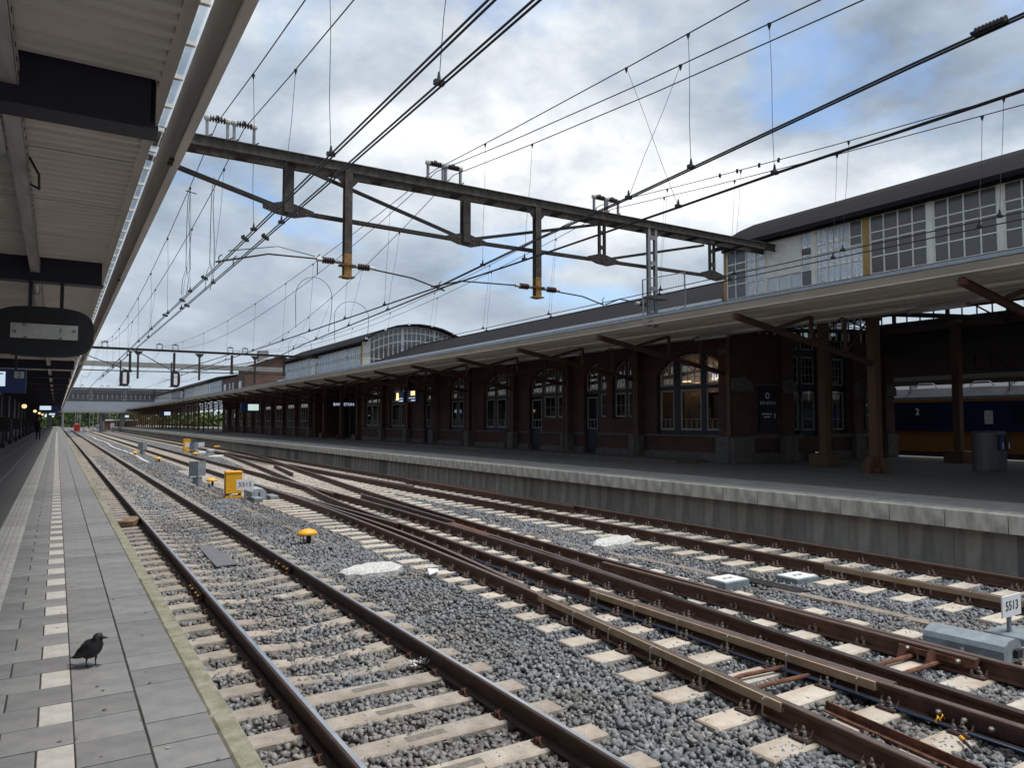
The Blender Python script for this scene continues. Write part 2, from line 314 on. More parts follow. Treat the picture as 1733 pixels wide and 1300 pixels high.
M['leaf'] = mat('foliage', (.085, .125, .045), .8, islandcols=[(.6, .7, .5), (1.3, 1.3, 1.1), (.9, 1.1, .7), (1.7, 1.6, 1.2)])
M['bark'] = mat('bark', (.08, .06, .045), .9, var=.3, vscale=8)
M['earth'] = mat('dusty_ground', (.12, .115, .10), .95, var=.25, vscale=.2)
M['feathers2'] = mat('white_feathers', (.62, .60, .60), .8, var=.3, vscale=50)
M['weed'] = mat('dry_weed', (.07, .085, .035), .9, islandcols=[(.7, .8, .6), (1.4, 1.2, .9)])

# ---------------------------------------------------------------- mesh builder
class MB:
    def __init__(s): s.v = []; s.f = []; s.m = []; s.mats = []
    def mi(s, k):
        if k not in s.mats: s.mats.append(k)
        return s.mats.index(k)
    def add(s, vs, fs, k):
        b = len(s.v); s.v += [tuple(p) for p in vs]; i = s.mi(k)
        for f in fs: s.f.append(tuple(b+q for q in f)); s.m.append(i)
    def box(s, x0, x1, y0, y1, z0, z1, k):
        s.add([(x0,y0,z0),(x1,y0,z0),(x1,y1,z0),(x0,y1,z0),(x0,y0,z1),(x1,y0,z1),(x1,y1,z1),(x0,y1,z1)],
              [(0,3,2,1),(4,5,6,7),(0,1,5,4),(1,2,6,5),(2,3,7,6),(3,0,4,7)], k); return s
    def cbox(s, x0, x1, y0, y1, z0, z1, k, c=.006, k2=None):
        zc = z1 - c
        s.add([(x0,y0,z0),(x1,y0,z0),(x1,y1,z0),(x0,y1,z0),(x0,y0,zc),(x1,y0,zc),(x1,y1,zc),(x0,y1,zc),
               (x0+c,y0+c,z1),(x1-c,y0+c,z1),(x1-c,y1-c,z1),(x0+c,y1-c,z1)],
              [(0,1,5,4),(1,2,6,5),(2,3,7,6),(3,0,4,7),(4,5,9,8),(5,6,10,9),(6,7,11,10),(7,4,8,11),(8,9,10,11)], k); return s
    def beam(s, p0, p1, w, h, k, up=(0,0,1)):
        p0 = Vector(p0); p1 = Vector(p1); d = (p1-p0).normalized(); u = Vector(up)
        if abs(d.dot(u)) > .99: u = Vector((1,0,0))
        r = d.cross(u).normalized(); u = r.cross(d).normalized()
        vs = []
        for p in (p0, p1):
            for a, b in ((-1,-1),(1,-1),(1,1),(-1,1)): vs.append(p + r*(a*w/2) + u*(b*h/2))
        s.add(vs, [(0,3,2,1)[::-1],(4,5,6,7)[::-1],(0,1,5,4)[::-1],(1,2,6,5)[::-1],(2,3,7,6)[::-1],(3,0,4,7)[::-1]], k); return s
    def ibeam(s, p0, p1, w, h, t, k, up=(0,0,1)):
        p0 = Vector(p0); p1 = Vector(p1); d = (p1-p0).normalized(); u = Vector(up)
        if abs(d.dot(u)) > .99: u = Vector((1,0,0))
        r = d.cross(u).normalized(); u = r.cross(d).normalized()
        a = u*(h/2 - t/2)
        s.beam(p0+a, p1+a, w, t, k, u); s.beam(p0-a, p1-a, w, t, k, u); s.beam(p0, p1, t, h-2*t-.001, k, u); return s
    def tube(s, pts, r, k, n=6, cap=True):
        pts = [Vector(p) for p in pts]; rr = r if isinstance(r, (list, tuple)) else [r]*len(pts)
        vs = []; prev = None
        for i, p in enumerate(pts):
            d = (pts[min(i+1, len(pts)-1)] - pts[max(i-1, 0)]).normalized()
            if prev is None:
                a = Vector((0,0,1)) if abs(d.z) < .9 else Vector((1,0,0)); x = d.cross(a).normalized()
            else: x = (prev - d*prev.dot(d)).normalized()
            prev = x; y = d.cross(x)
            for j in range(n):
                t = 2*math.pi*j/n; vs.append(p + x*(math.cos(t)*rr[i]) + y*(math.sin(t)*rr[i]))
        fs = []
        for i in range(len(pts)-1):
            for j in range(n): fs.append((i*n+j, i*n+(j+1)%n, (i+1)*n+(j+1)%n, (i+1)*n+j))
        if cap: fs += [tuple(range(n))[::-1], tuple((len(pts)-1)*n+j for j in range(n))]
        s.add(vs, fs, k); return s
    def extrude(s, prof, path, ks, closed=True, caps=True):
        # prof: (u right, v up) points; path: 3D points; ks: material per profile edge or one
        path = [Vector(p) for p in path]; n = len(prof); b = len(s.v)
        for i, p in enumerate(path):
            d = (path[min(i+1, len(path)-1)] - path[max(i-1, 0)]); d.z = 0; d.normalize()
            r = Vector((d.y, -d.x, 0))
            for u, v in prof: s.v.append(tuple(p + r*u + Vector((0,0,v))))
        for i in range(len(path)-1):
            for j in range(n if closed else n-1):
                s.f.append((b+i*n+j, b+(i+1)*n+j, b+(i+1)*n+(j+1)%n, b+i*n+(j+1)%n))
                s.m.append(s.mi(ks[j] if isinstance(ks, (list, tuple)) else ks))
        if closed and caps:
            kk = ks[0] if isinstance(ks, (list, tuple)) else ks
            s.f.append(tuple(b+j for j in range(n))); s.m.append(s.mi(kk))
            s.f.append(tuple(b+(len(path)-1)*n+j for j in range(n))[::-1]); s.m.append(s.mi(kk))
        return s
    def prism(s, poly, axis, a0, a1, k):
        # poly in the two remaining axes (order x,y,z), extruded along axis
        n = len(poly); vs = []
        for a in (a0, a1):
            for p, q in poly:
                vs.append({'x': (a, p, q), 'y': (p, a, q), 'z': (p, q, a)}[axis])
        s.add(vs, [tuple(range(n)), tuple(range(n, 2*n))[::-1]] + [(j, n+j, n+(j+1) % n, (j+1) % n) for j in range(n)], k); return s
    def lathe(s, prof, c, k, n=12, axis='z'):
        vs = []
        for r, h in prof:
            for j in range(n):
                t = 2*math.pi*j/n; a, b = r*math.cos(t), r*math.sin(t)
                vs.append({'z': (c[0]+a, c[1]+b, c[2]+h), 'x': (c[0]+h, c[1]+a, c[2]+b), 'y': (c[0]+b, c[1]+h, c[2]+a)}[axis])
        fs = []
        for i in range(len(prof)-1):
            for j in range(n): fs.append((i*n+j, i*n+(j+1)%n, (i+1)*n+(j+1)%n, (i+1)*n+j))
        fs += [tuple(range(n))[::-1], tuple((len(prof)-1)*n+j for j in range(n))]
        s.add(vs, fs, k); return s
    def mesh(s, name, smooth=False):
        me = bpy.data.meshes.new(name); me.from_pydata(s.v, [], s.f); 
        for k in s.mats: me.materials.append(M[k])
        me.polygons.foreach_set('material_index', s.m)
        if smooth: me.polygons.foreach_set('use_smooth', [True]*len(s.f))
        me.update(); return me

def wloc(o):
    v = Vector((0,0,0))
    while o is not None: v = v + o.location; o = o.parent
    return v
def put(name, me, loc=(0,0,0), parent=None, rz=0.0, label=None):
    o = bpy.data.objects.new(name, me); COL.objects.link(o)
    o.location = Vector(loc) - wloc(parent) if parent else Vector(loc)
    if parent: o.parent = parent
    if rz: o.rotation_euler.z = rz
    if label: o['label'] = label
    return o
def tag(o, label, cat, group=None):
    o['label'] = label; o['category'] = cat
    if group: o['group'] = group
    return o
def thing(name, label, cat, loc=(0,0,0), group=None):
    o = bpy.data.objects.new(name, None); COL.objects.link(o); o.location = loc; o.empty_display_size = .3
    return tag(o, label, cat, group)
def part(name, mb, parent, smooth=False, label=None, origin=None):
    """mesh given in world coordinates, child of parent"""
    org = Vector(origin) if origin else wloc(parent)
    mb.v = [(p[0]-org.x, p[1]-org.y, p[2]-org.z) for p in mb.v]
    return put(name, mb.mesh(name, smooth), org, parent, label=label)
def single(name, mb, label, cat, group=None, smooth=False, origin=None):
    org = Vector(origin) if origin else Vector((0,0,0))
    mb.v = [(p[0]-org.x, p[1]-org.y, p[2]-org.z) for p in mb.v]
    return tag(put(name, mb.mesh(name, smooth), org), label, cat, group)
def struct(name, mb, smooth=False):
    o = put(name, mb.mesh(name, smooth)); o['kind'] = 'structure'; return o
def text_mesh(name, body, size, mk, ext=.004, align='CENTER', bold=0.0):
    cu = bpy.data.curves.new(name, 'FONT'); cu.body = body; cu.size = size; cu.extrude = ext; cu.align_x = align; cu.align_y = 'CENTER'; cu.offset = bold
    cu.resolution_u = 3
    o = bpy.data.objects.new(name, cu); COL.objects.link(o)
    dg = bpy.context.evaluated_depsgraph_get(); me = bpy.data.meshes.new_from_object(o.evaluated_get(dg))
    bpy.data.objects.remove(o); me.name = name; me.materials.clear(); me.materials.append(M[mk]); return me
def put_text(name, body, size, mk, loc, parent, rot, ext=.004, align='CENTER', bold=0.0):
    o = put(name, text_mesh(name, body, size, mk, ext, align, bold), loc, parent); o.rotation_euler = rot; return o
FACE_MX = (math.pi/2, 0, -math.pi/2)   # text on a wall whose front looks towards -X
FACE_MY = (math.pi/2, 0, 0)            # text that looks towards -Y

Z = lambda zr: zr + CAMZ
RT = -0.80           # rail top
SL = -0.975          # sleeper top
GB = -1.045          # ballast base

# ================================================================ SETTING
b = MB(); b.box(-400, 500, -60, 1500, -1.75, -1.5, 'earth'); struct('ground', b)
b = MB(); b.add([(.74, -6, GB), (13.25, -6, GB), (13.25, 300, GB), (.74, 300, GB)], [(0,1,2,3)], 'ballast')
struct('ballast_bed', b)

# ---- near platform -------------------------------------------------
b = MB(); b.box(-12, .70, -4, 235, -1.5, -.045, 'grout'); b.box(-.334, .697, -4, 45, -.044, -.007, 'grout')
nearplat = struct('platform', b)
b = MB(); b.box(-12, -.625, -4, 235, -.045, -.002, 'asphalt')
o = put('dark_paving', b.mesh('dark_paving'), (0,0,0), nearplat)
# thin pale joint lines on the dark paving
b = MB()
for x in (-1.15, -1.75, -2.35): b.box(x-.008, x+.008, 2, 120, -.001, .0005, 'tactile')
put('pale_joint_line', b.mesh('pale_joint_line'), (0,0,0), nearplat)
tm, tl = {}, {}
def tile_mesh(w, k):
    q = (w, k)
    if q not in tm: tm[q] = MB().cbox(-w/2+.004, w/2-.004, -.1435, .1435, -.04, 0, k, .003).mesh('paving_tile')
    return tm[q]
NEAR_T = 13.2
rows = int((120-2.5)/.3)
far = MB(); farl = MB(); cnt = 0
for r in range(rows):
    y = 2.52 + r*.3 + .15
    lay = [(.553, .294, 'tile'), (.256, .297, 'tile')]
    if r % 2 == 0: lay += [(.035, .15, 'tilelight'), (-.19, .30, 'tile')]
    else: lay += [(-.04, .30, 'tile'), (-.265, .15, 'tile')]
    for x, w, k in lay:
        pass
        if y < NEAR_T:
            yy = y + (0.07 if x > .4 else 0)
            o = put('marker_tile' if k == 'tilelight' else 'paving_tile', tile_mesh(w, k), (x, yy, random.uniform(-.0025, .0015)), nearplat)
            cnt += 1
        else:
            f = farl if k == 'tilelight' else far
            if y < 45 or k == 'tilelight': f.cbox(x-w/2+.004, x+w/2-.004, y-.1435, y+.1435, -.04, random.uniform(-.002, .001), k, .004)
far.box(-.335, .70, 45.1, 235, -.04, -.006, 'tile')
o = put('paving_tiles', far.mesh('paving_tiles'), (0,0,0), nearplat); o['kind'] = 'stuff'
o = put('marker_tiles', farl.mesh('marker_tiles'), (0,0,0), nearplat); o['kind'] = 'stuff'
# ribbed guidance strip
rb = MB()
for i in range(5): rb.cbox(-.14+i*.057, -.14+i*.057+.035, -.295, .295, 0, .006, 'tactile', .003)
rb.cbox(-.145, .145, -.297, .297, -.03, 0, 'tactile', .003)
rm = rb.mesh('ribbed_tile')
for r in range(90): put('ribbed_tile', rm, (-.48, 3.3+r*.6, 0), nearplat)
b = MB(); b.box(-.625, -.335, 57.1, 235, -.03, .002, 'tactile'); put('ribbed_strip', b.mesh('ribbed_strip'), (0,0,0), nearplat)
# coping slabs
cm = MB().cbox(-.055, .055, -.965, .965, -.20, .004, 'coping', .012).mesh('coping_slab')
for i in range(60): put('coping_slab', cm, (.752 + random.uniform(-.003, .003), 3.05+1.94*i, random.uniform(-.002, .002)), nearplat)
b = MB(); b.box(.70, .805, 119.5, 235, -.2, .004, 'coping'); put('coping_edge', b.mesh('coping_edge'), (0,0,0), nearplat)

# ---- far platform ---------------------------------------------------
b = MB(); b.box(13.16, 31.6, -6, 330, -1.5, -.012, 'pave2'); farplat = struct('platform', b)
cm = MB().cbox(-.15, .45, -.482, .482, -.30, .0, 'coping2', .012).mesh('edge_block')
cm.polygons[0].use_smooth = False
n = 0
y = 1.4
while y < 140:
    put('edge_block', cm, (13.02, y, 0), farplat); y += .98
b = MB(); b.box(12.87, 13.47, y-.48, 330, -.30, 0, 'coping2'); put('edge_blocks', b.mesh('edge_blocks'), (0,0,0), farplat)['kind'] = 'stuff'
wm = MB().box(0, .1, -.485, .485, -1.3, -.29, 'wallc').mesh('wall_panel')
y = 1.4
while y < 120:
    put('wall_panel', wm, (13.155 + random.uniform(-.006, .006), y, 0), farplat); y += .98
b = MB(); b.box(13.15, 13.25, y-.485, 330, -1.3, -.29, 'wallc'); put('wall_panels', b.mesh('wall_panels'), (0,0,0), farplat)['kind'] = 'stuff'
b = MB(); b.box(13.48, 14.9, -4, 300, -.012, .0005, 'edgelight'); put('daylit_edge_band', b.mesh('daylit_edge_band'), (0,0,0), farplat)
b = MB(); b.add([(14.30, -4, .004), (14.42, -4, .004), (14.42, 300, .004), (14.30, 300, .004)], [(0,1,2,3)], 'tilelight')
put('white_line', b.mesh('white_line'), (0,0,0), farplat, label='long pale line along the far platform')
dm = MB(); dm.add([(-.06, -.15, 0), (.06, -.15, 0), (.06, .15, 0), (-.06, .15, 0)], [(0,1,2,3)], 'tilelight'); dm = dm.mesh('marker_tile')
for i in range(120): put('marker_tile', dm, (13.77, 3.0+.6*i, .004), farplat)
b = MB()
for i in range(3, 60): b.box(16.6, 19.6, 23+i*0.01, 23.02, -.011, -.010, 'pave2') if False else None
# low stone step in front of the station building
b = MB(); b.cbox(18.6, 20.1, 19.0, 50.5, -.012, .10, 'stonegrey', .02); put('stone_step', b.mesh('stone_step'), (0,0,0), farplat)

# ================================================================ RAILS
PROF = [(-.07, -.172), (.07, -.172), (.07, -.160), (.012, -.142), (.009, -.05), (.036, -.038), (.036, -.008), (.029, 0), (-.006, 0), (-.028, -.001), (-.036, -.008), (-.036, -.038), (-.009, -.05), (-.012, -.142), (-.07, -.160)]
def railks(top):
    q = 'rail' if top == 'railtop' else 'rail2'
    return [q]*6 + [top]*2 + ([q] if top == 'railtop' else [top]) + [q]*6
def smooth_path(pts, step=1.0):
    """Catmull style resample of (x, y) control points sorted by y"""
    ys = [p[1] for p in pts]; xs = [p[0] for p in pts]
    yy = np.arange(ys[0], ys[-1], step).tolist() + [ys[-1]]
    k = max(1, int(3/step)); xf = np.interp(yy, ys, xs)
    if len(xf) > 2*k+1:
        pad = np.concatenate([xf[0]-(xf[1:k+1]-xf[0])[::-1], xf, xf[-1]-(xf[-k-1:-1]-xf[-1])[::-1]])
        xf = np.convolve(pad, np.ones(2*k+1)/(2*k+1), 'valid')
    return [(float(x), float(y_), RT) for x, y_ in zip(xf, yy)]
def rail(path, top, parent, name='rail', dz=0.0):
    b = MB(); b.extrude(PROF, [(p[0], p[1], p[2]+dz) for p in path], railks(top)); return part(name, b, parent, origin=path[0])
def straight(x, y0, y1): return [(x, y0, RT), (x, y1, RT)]

# sleeper meshes, origin at the centre of the rail seat level
def curved_sleeper():
    b = MB(); st = [(-1.25, -.045, .10), (-1.2, -.008, .115), (-1.0, 0, .12), (-.78, .002, .12), (-.6, -.002, .118), (-.35, -.028, .105), (0, -.042, .10),
                    (.35, -.028, .105), (.6, -.002, .118), (.78, .002, .12), (1.0, 0, .12), (1.2, -.008, .115), (1.25, -.045, .10)]
    vs = []
    for x, z, w in st: vs += [(x, -w-.03, -.16), (x, -w, z-.012), (x, -w+.012, z), (x, w-.012, z), (x, w, z-.012), (x, w+.03, -.16)]
    fs = []
    for i in range(len(st)-1):
        for j in range(5): fs.append((i*6+j, (i+1)*6+j, (i+1)*6+j+1, i*6+j+1))
    fs += [(0,1,2,3,4,5), tuple(range((len(st)-1)*6, len(st)*6))[::-1]]
    b.add(vs, fs, 'sleeper'); return b.mesh('sleeper')
def flat_sleeper():
    b = MB(); b.cbox(-1.25, 1.25, -.12, .12, -.16, 0, 'sleeper', .014)
    b.box(-.17, .17, -.045, .045, -.004, .0015, 'sleepermark')
    b.prism([(.30*math.cos(t)*.95, .085*math.sin(t)) for t in [i*math.pi/8 for i in range(16)]], 'z', -.004, .0008, 'sleepermark') if False else None
    return b.mesh('sleeper')
SC, SF = curved_sleeper(), flat_sleeper()
def bearer_mesh(L_):
    b = MB(); b.cbox(-L_/2, L_/2, -.13, .13, -.20, 0, 'bearer', .012); return b.mesh('sleeper')
# fastening: plate, clips, bolts
def clip_mesh():
    b = MB(); b.box(-.12, .12, -.075, .075, 0, .012, 'rustdark')
    for s in (-1, 1):
        b.tube([(s*.105, -.05, .012), (s*.105, -.02, .045), (s*.075, 0, .05), (s*.105, .02, .045), (s*.105, .05, .012)], .009, 'rust', 5)
        b.lathe([(.014, .01), (.014, .03), (.009, .045)], (s*.112, 0, 0), 'rustdark', 6)
    return b.mesh('rail_clip')
def plate_mesh():
    b = MB(); b.cbox(-.17, .17, -.085, .085, 0, .022, 'rustdark', .006)
    for s in (-1, 1):
        b.prism([(s*.072, .022), (s*.13, .022), (s*.075, .085)], 'y', -.080, -.068, 'rustdark')
        b.prism([(s*.072, .022), (s*.13, .022), (s*.075, .085)], 'y', .068, .080, 'rustdark')
        b.box(min(s*.075, s*.11), max(s*.075, s*.11), -.03, .03, .022, .05, 'rustdark')
        for (x, y) in ((s*.135, -.042), (s*.135, .042), (s*.095, 0)):
            z = .05 if abs(x) < .1 else .022
            b.lathe([(.021, z), (.021, z+.010), (.014, z+.012), (.014, z+.034), (.008, z+.048)], (x, y, 0), 'bolt', 7)
    return b.mesh('base_plate')
CLIP, PLATE = clip_mesh(), plate_mesh()

# ---- track beside the near platform ---------------------------------
T1 = thing('railway_track', 'straight railway track right beside the near platform, with bright polished rails', 'railway track', (2.53, 2, GB))
X1L, X1R = 1.775, 3.285
for x in (X1L, X1R): rail(straight(x, -3, 240), 'railtop', T1)
fsl = MB(); y = 2.35; i = 0
while y < 130:
    if y < 60:
        flat = y < 6.7
        s = put('sleeper', SF if flat else SC, (2.53, y, SL + (0 if flat else random.uniform(-.006, .004))), T1, rz=random.uniform(-.006, .006))
        if y < 17:
            for x in (X1L, X1R): put('rail_clip', CLIP, (x, y, SL), s)
    else: fsl.box(1.28, 3.78, y-.12, y+.12, -1.1, SL, 'sleeper')
    y += .602
put('sleepers', fsl.mesh('sleepers'), (0,0,0), T1)['kind'] = 'stuff'
# rail joint blocks with fishplates
for x in (X1L, X1R):
    b = MB(); s = -1 if x == X1R else 1
    yj = 12.4 if x == X1R else 11.2
    b.box(x-.055, x-.03, yj-.45, yj+.45, -.93, -.85, 'rustdark')
    for q in (-.35, -.15, .15, .35): b.lathe([(.02, 0), (.02, -.03), (.012, -.04)], (x-.055, yj+q, -.89), 'mustard', 6, 'x')
    part('fishplate', b, T1)

# ---- crossover tracks in the middle ---------------------------------
T2 = thing('railway_crossover', 'tangle of brown switch rails on pale concrete bearers between the two platforms', 'railway switch', (6.9, 2, GB))
rA = [(4.86, 1.2), (4.99, 2.76), (5.04, 3.3), (5.32, 6.03), (5.56, 8.74), (5.67, 10.12), (5.83, 12.6), (6.06, 16.9), (6.19, 20.5), (6.22, 28), (6.22, 48)]
rA2 = [(5.60, 8.6), (5.68, 9.1), (6.03, 11.8), (6.22, 14.6), (6.255, 17.2), (6.28, 20), (6.30, 27.5)]
rB = [(6.23, 1.2), (6.23, 5), (6.235, 7.4), (6.28, 9.2), (6.47, 11.3), (6.55, 13.1), (6.63, 15.4), (6.9, 20.7), (7.46, 25.3), (8.0, 29.5), (8.72, 36.8), (9.62, 47.3), (10.17, 54.2), (10.50, 62)]
rC = [(6.42, 1.2), (6.47, 2.85), (6.64, 4.3), (6.87, 6.7), (7.12, 9), (7.30, 11.2), (7.47, 14.2), (7.62, 18.5), (7.70, 24), (7.71, 60)]
rD = [(7.71, 1.2), (7.71, 5), (7.74, 7.5), (7.83, 10), (7.90, 11.3), (8.13, 15.3), (8.45, 19.8), (8.88, 24.5), (9.38, 28.8), (9.95, 35), (11.28, 47.6), (11.8, 53.5), (12.05, 62)]
mainL = [(6.22, 48), (6.22, 240)]; mainR = [(7.71, 60), (7.71, 240)]
for pts, top in ((rA, 'railtop2'), (rA2, 'railtop2'), (rB, 'railtop2'), (rC, 'railtop3'), (rD, 'railtop2'), (mainL, 'railtop2'), (mainR, 'railtop2')):
    rail(smooth_path(pts, .7) if len(pts) > 2 else [(p[0], p[1], RT) for p in pts], top, T2)
# straight pieces through the frogs, wing rails and switch blades
for pts, nm, top in (([(6.28, 27), (6.60, 15.5)], 'wing_rail', 'railtop2'), ([(7.86, 15.2), (8.02, 18.6), (8.30, 22.5)], 'wing_rail', 'railtop3'),
                ([(7.02, 7.5), (7.38, 10.7), (7.55, 13.0)], 'wing_rail', 'railtop2'),
                ([(6.315, 3.8), (6.32, 9)], 'switch_blade', 'railtop2'), ([(7.62, 3.75), (7.65, 9.5)], 'switch_blade', 'railtop2'),
                ([(6.29, 24), (6.31, 31)], 'switch_blade', 'railtop3'), ([(7.60, 24), (7.63, 32)], 'switch_blade', 'railtop2'),
                ([(9.0, 33), (9.9, 40)], 'check_rail', 'railtop2'), ([(7.56, 23), (7.58, 28)], 'check_rail', 'railtop2')):
    P = smooth_path(pts, 1) if len(pts) > 2 else [(p[0], p[1], RT) for p in pts]
    rail(P, top, T2, nm, -.006)
# frog casting plates
b = MB(); b.prism([(7.42, 11.2), (7.50, 11.2), (7.80, 15.1), (7.62, 15.1)], 'z', -.90, -.825, 'rust'); part('frog_casting', b, T2)
b = MB(); b.prism([(7.66, 25.3), (7.76, 25.3), (7.80, 29.1), (7.66, 29.1)], 'z', -.90, -.815, 'railtop3'); part('frog_casting', b, T2)
def at(pts, y):
    return float(np.interp(y, [p[1] for p in pts], [p[0] for p in pts]))
bm = {}
y = 2.55; fb = MB()
while y < 120:
    xl = (4.42 + .125*min(y-3.2, 6)) if y < 14 else 5.35 - .01*min(y-14, 20)
    xr = 8.55 if y < 11 else (8.55 + (y-11)*.10 if y < 40 else 8.45)
    if y < 40:
        q = round((xr-xl)*5)/5
        if q not in bm: bm[q] = bearer_mesh(q)
        s = put('sleeper', bm[q], (xl+q/2, y, SL - .002 + random.uniform(-.004, .004)), T2, rz=random.uniform(-.004, .004))
        if y < 19:
            for pts in (rA, rB, rC, rD):
                put('base_plate', PLATE, (at(pts, y), y, SL+.001), s)
    else: fb.box(5.7, 8.3, y-.13, y+.13, -1.1, SL, 'bearer')
    y += .598
while y < 240: fb.box(5.7, 8.3, y-.13, y+.13, -1.1, SL, 'bearer'); y += .6
y = 40
while y < 62: xx = at(rB, y); fb.box(xx-.5, xx+2.1, y-.13+.3, y+.13+.3, -1.1, SL, 'bearer'); y += .6
put('sleepers', fb.mesh('sleepers'), (0,0,0), T2)['kind'] = 'stuff'
# tan cover beams along two rails
def cover(x0, y0, x1, y1, parent):
    b = MB(); b.extrude([(-.055, -.075), (0, -.075), (0, .0), (-.035, .0), (-.035, -.02), (-.055, -.02)], [(x0, y0, RT-.004), (x1, y1, RT-.004)], ['tan']*6)
    for t in np.linspace(.06, .97, 6):
        x = x0+(x1-x0)*t-.045; y = y0+(y1-y0)*t
        b.tube([(x, y, RT+.012), (x-.03, y, RT), (x-.035, y, RT-.12), (x+.02, y, RT-.15)], .008, 'bolt', 5)
        b.box(x-.015, x+.015, y-.014, y+.014, RT-.006, RT+.014, 'bolt')
    return part('side_beam', b, parent, label='long tan beam clamped to the side of a rail')
cover(at(rA, 8.15)-.05, 8.15, at(rA, 4.0)-.05, 4.02, T2)
cover(at(rB, 8.0)-.05, 8.0, 6.17, 3.9, T2)
# hose along the second rail
b = MB(); pp = []
for i in range(40):
    y = 11.5 - i*.235; pp.append((at(rB, y)-.105+.012*math.sin(y*2.1), y, -.945+.010*math.sin(y*3.3)))
b.tube(pp, .019, 'blackhose', 7); b.tube([(p[0]-.028, p[1], p[2]+.004) for p in pp if int(p[1]*1.2) % 3], .009, 'bluehose', 6)
part('cable_hose', b, T2, smooth=True)
# point rods
b = MB()
for dy in (0, -.28):
    b.tube([(5.35, 4.9+dy, -.97), (5.6, 4.88+dy, -.93), (6.15, 4.83+dy, -.93)], .022, 'rust', 8)
b.tube([(6.5, 4.42, -.95), (7.05, 4.38, -.93), (7.6, 4.36, -.93), (8.0, 4.36, -.95)], .024, 'rust', 8)
b.tube([(6.5, 4.12, -.95), (7.05, 4.10, -.93), (7.6, 4.10, -.93), (8.0, 4.16, -.95)], .024, 'rust', 8)
b.beam((7.50, 4.42, -.97), (7.56, 4.42, -.86), .05, .16, 'rust'); b.beam((7.50, 4.14, -.97), (7.58, 4.14, -.84), .05, .14, 'rust')
b.beam((7.58, 4.5, -.87), (7.60, 3.75, -.87), .05, .06, 'rust')
for y_ in (4.4, 4.15, 3.9): b.lathe([(.025, 0), (.025, -.03), (.015, -.05)], (7.57, y_, -.86), 'bolt', 7, 'x')
part('point_rod', b, T2, smooth=False)
b = MB(); b.box(6.245, 6.27, 2.6, 3.45, -.93, -.84, 'rustdark')
for y_ in (2.7, 2.95, 3.15, 3.35): b.lathe([(.022, 0), (.022, -.03), (.012, -.045)], (6.19, y_, -.88), 'bolt', 7, 'x')
b.box(6.19, 6.205, 2.6, 3.45, -.935, -.835, 'rustdark')
part('fishplate', b, T2)
b = MB(); b.box(7.66, 7.675, 2.85, 3.35, -.93, -.84, 'rustdark')
for y_ in (2.92, 3.25): b.lathe([(.022, 0), (.022, -.03), (.012, -.045)], (7.66, y_, -.88), 'bolt', 7, 'x')
part('fishplate', b, T2)
# guard angle in the foreground
b = MB(); b.extrude([(-.012, 0), (.05, 0), (.05, .012), (0, .012), (0, .075), (-.012, .075)], [(5.62, 4.0, -.965), (5.40, 2.2, -.965)], 'rust'); part('guard_angle', b, T2, label='rusty angle iron lying between the two nearest switch rails')
# orange cable clamps
for (x, y) in ((6.10, 3.32), (7.58, 3.18)):
    b = MB()
    for d in (0, .07):
        b.tube([(x+d+.026*math.cos(t), y+.01*math.sin(2*t), -.915+.026*math.sin(t)) for t in np.linspace(-.6, 4.4, 10)], .006, 'yellow', 6)
    part('orange_clamp', b, T2, smooth=True)

# ---- track beside the far platform ----------------------------------
T3 = thing('railway_track', 'rust brown railway track running along the far platform wall', 'railway track', (11.3, 2, GB))
X3L, X3R = 10.56, 12.05
rail(straight(X3L, -3, 240), 'railtop2', T3); rail(straight(X3R, -3, 240), 'railtop2', T3)
bm3 = bearer_mesh(2.6); y = 2.3; fb = MB()
while y < 240:
    if y < 42:
        s = put('sleeper', bm3, (11.18 + (.05 if int(y*7) % 2 else 0), y, SL-.002), T3)
        if y < 17:
            for x in (X3L, X3R): put('base_plate', PLATE, (x, y, SL+.001), s)
    else: fb.box(9.95, 12.55, y-.13, y+.13, -1.1, SL, 'bearer')
    y += .602
put('sleepers', fb.mesh('sleepers'), (0,0,0), T3)['kind'] = 'stuff'
cover(X3L-.05, 7.45, X3L-.05, 4.6, T3)
rail([(10.78, 24, RT), (10.66, 32, RT), (10.66, 40, RT)], 'railtop2', T3, 'check_rail')
rail([(11.86, 16, RT), (11.86, 27, RT)], 'railtop2', T3, 'check_rail')
# teeth-like block row on the far rail
b = MB()
for i in range(34):
    y = 20.5+i*.2; b.box(12.10, 12.22, y, y+.1, -.93, -.80, 'rust')
part('brake_block_row', b, T3).__setitem__('kind', 'stuff')

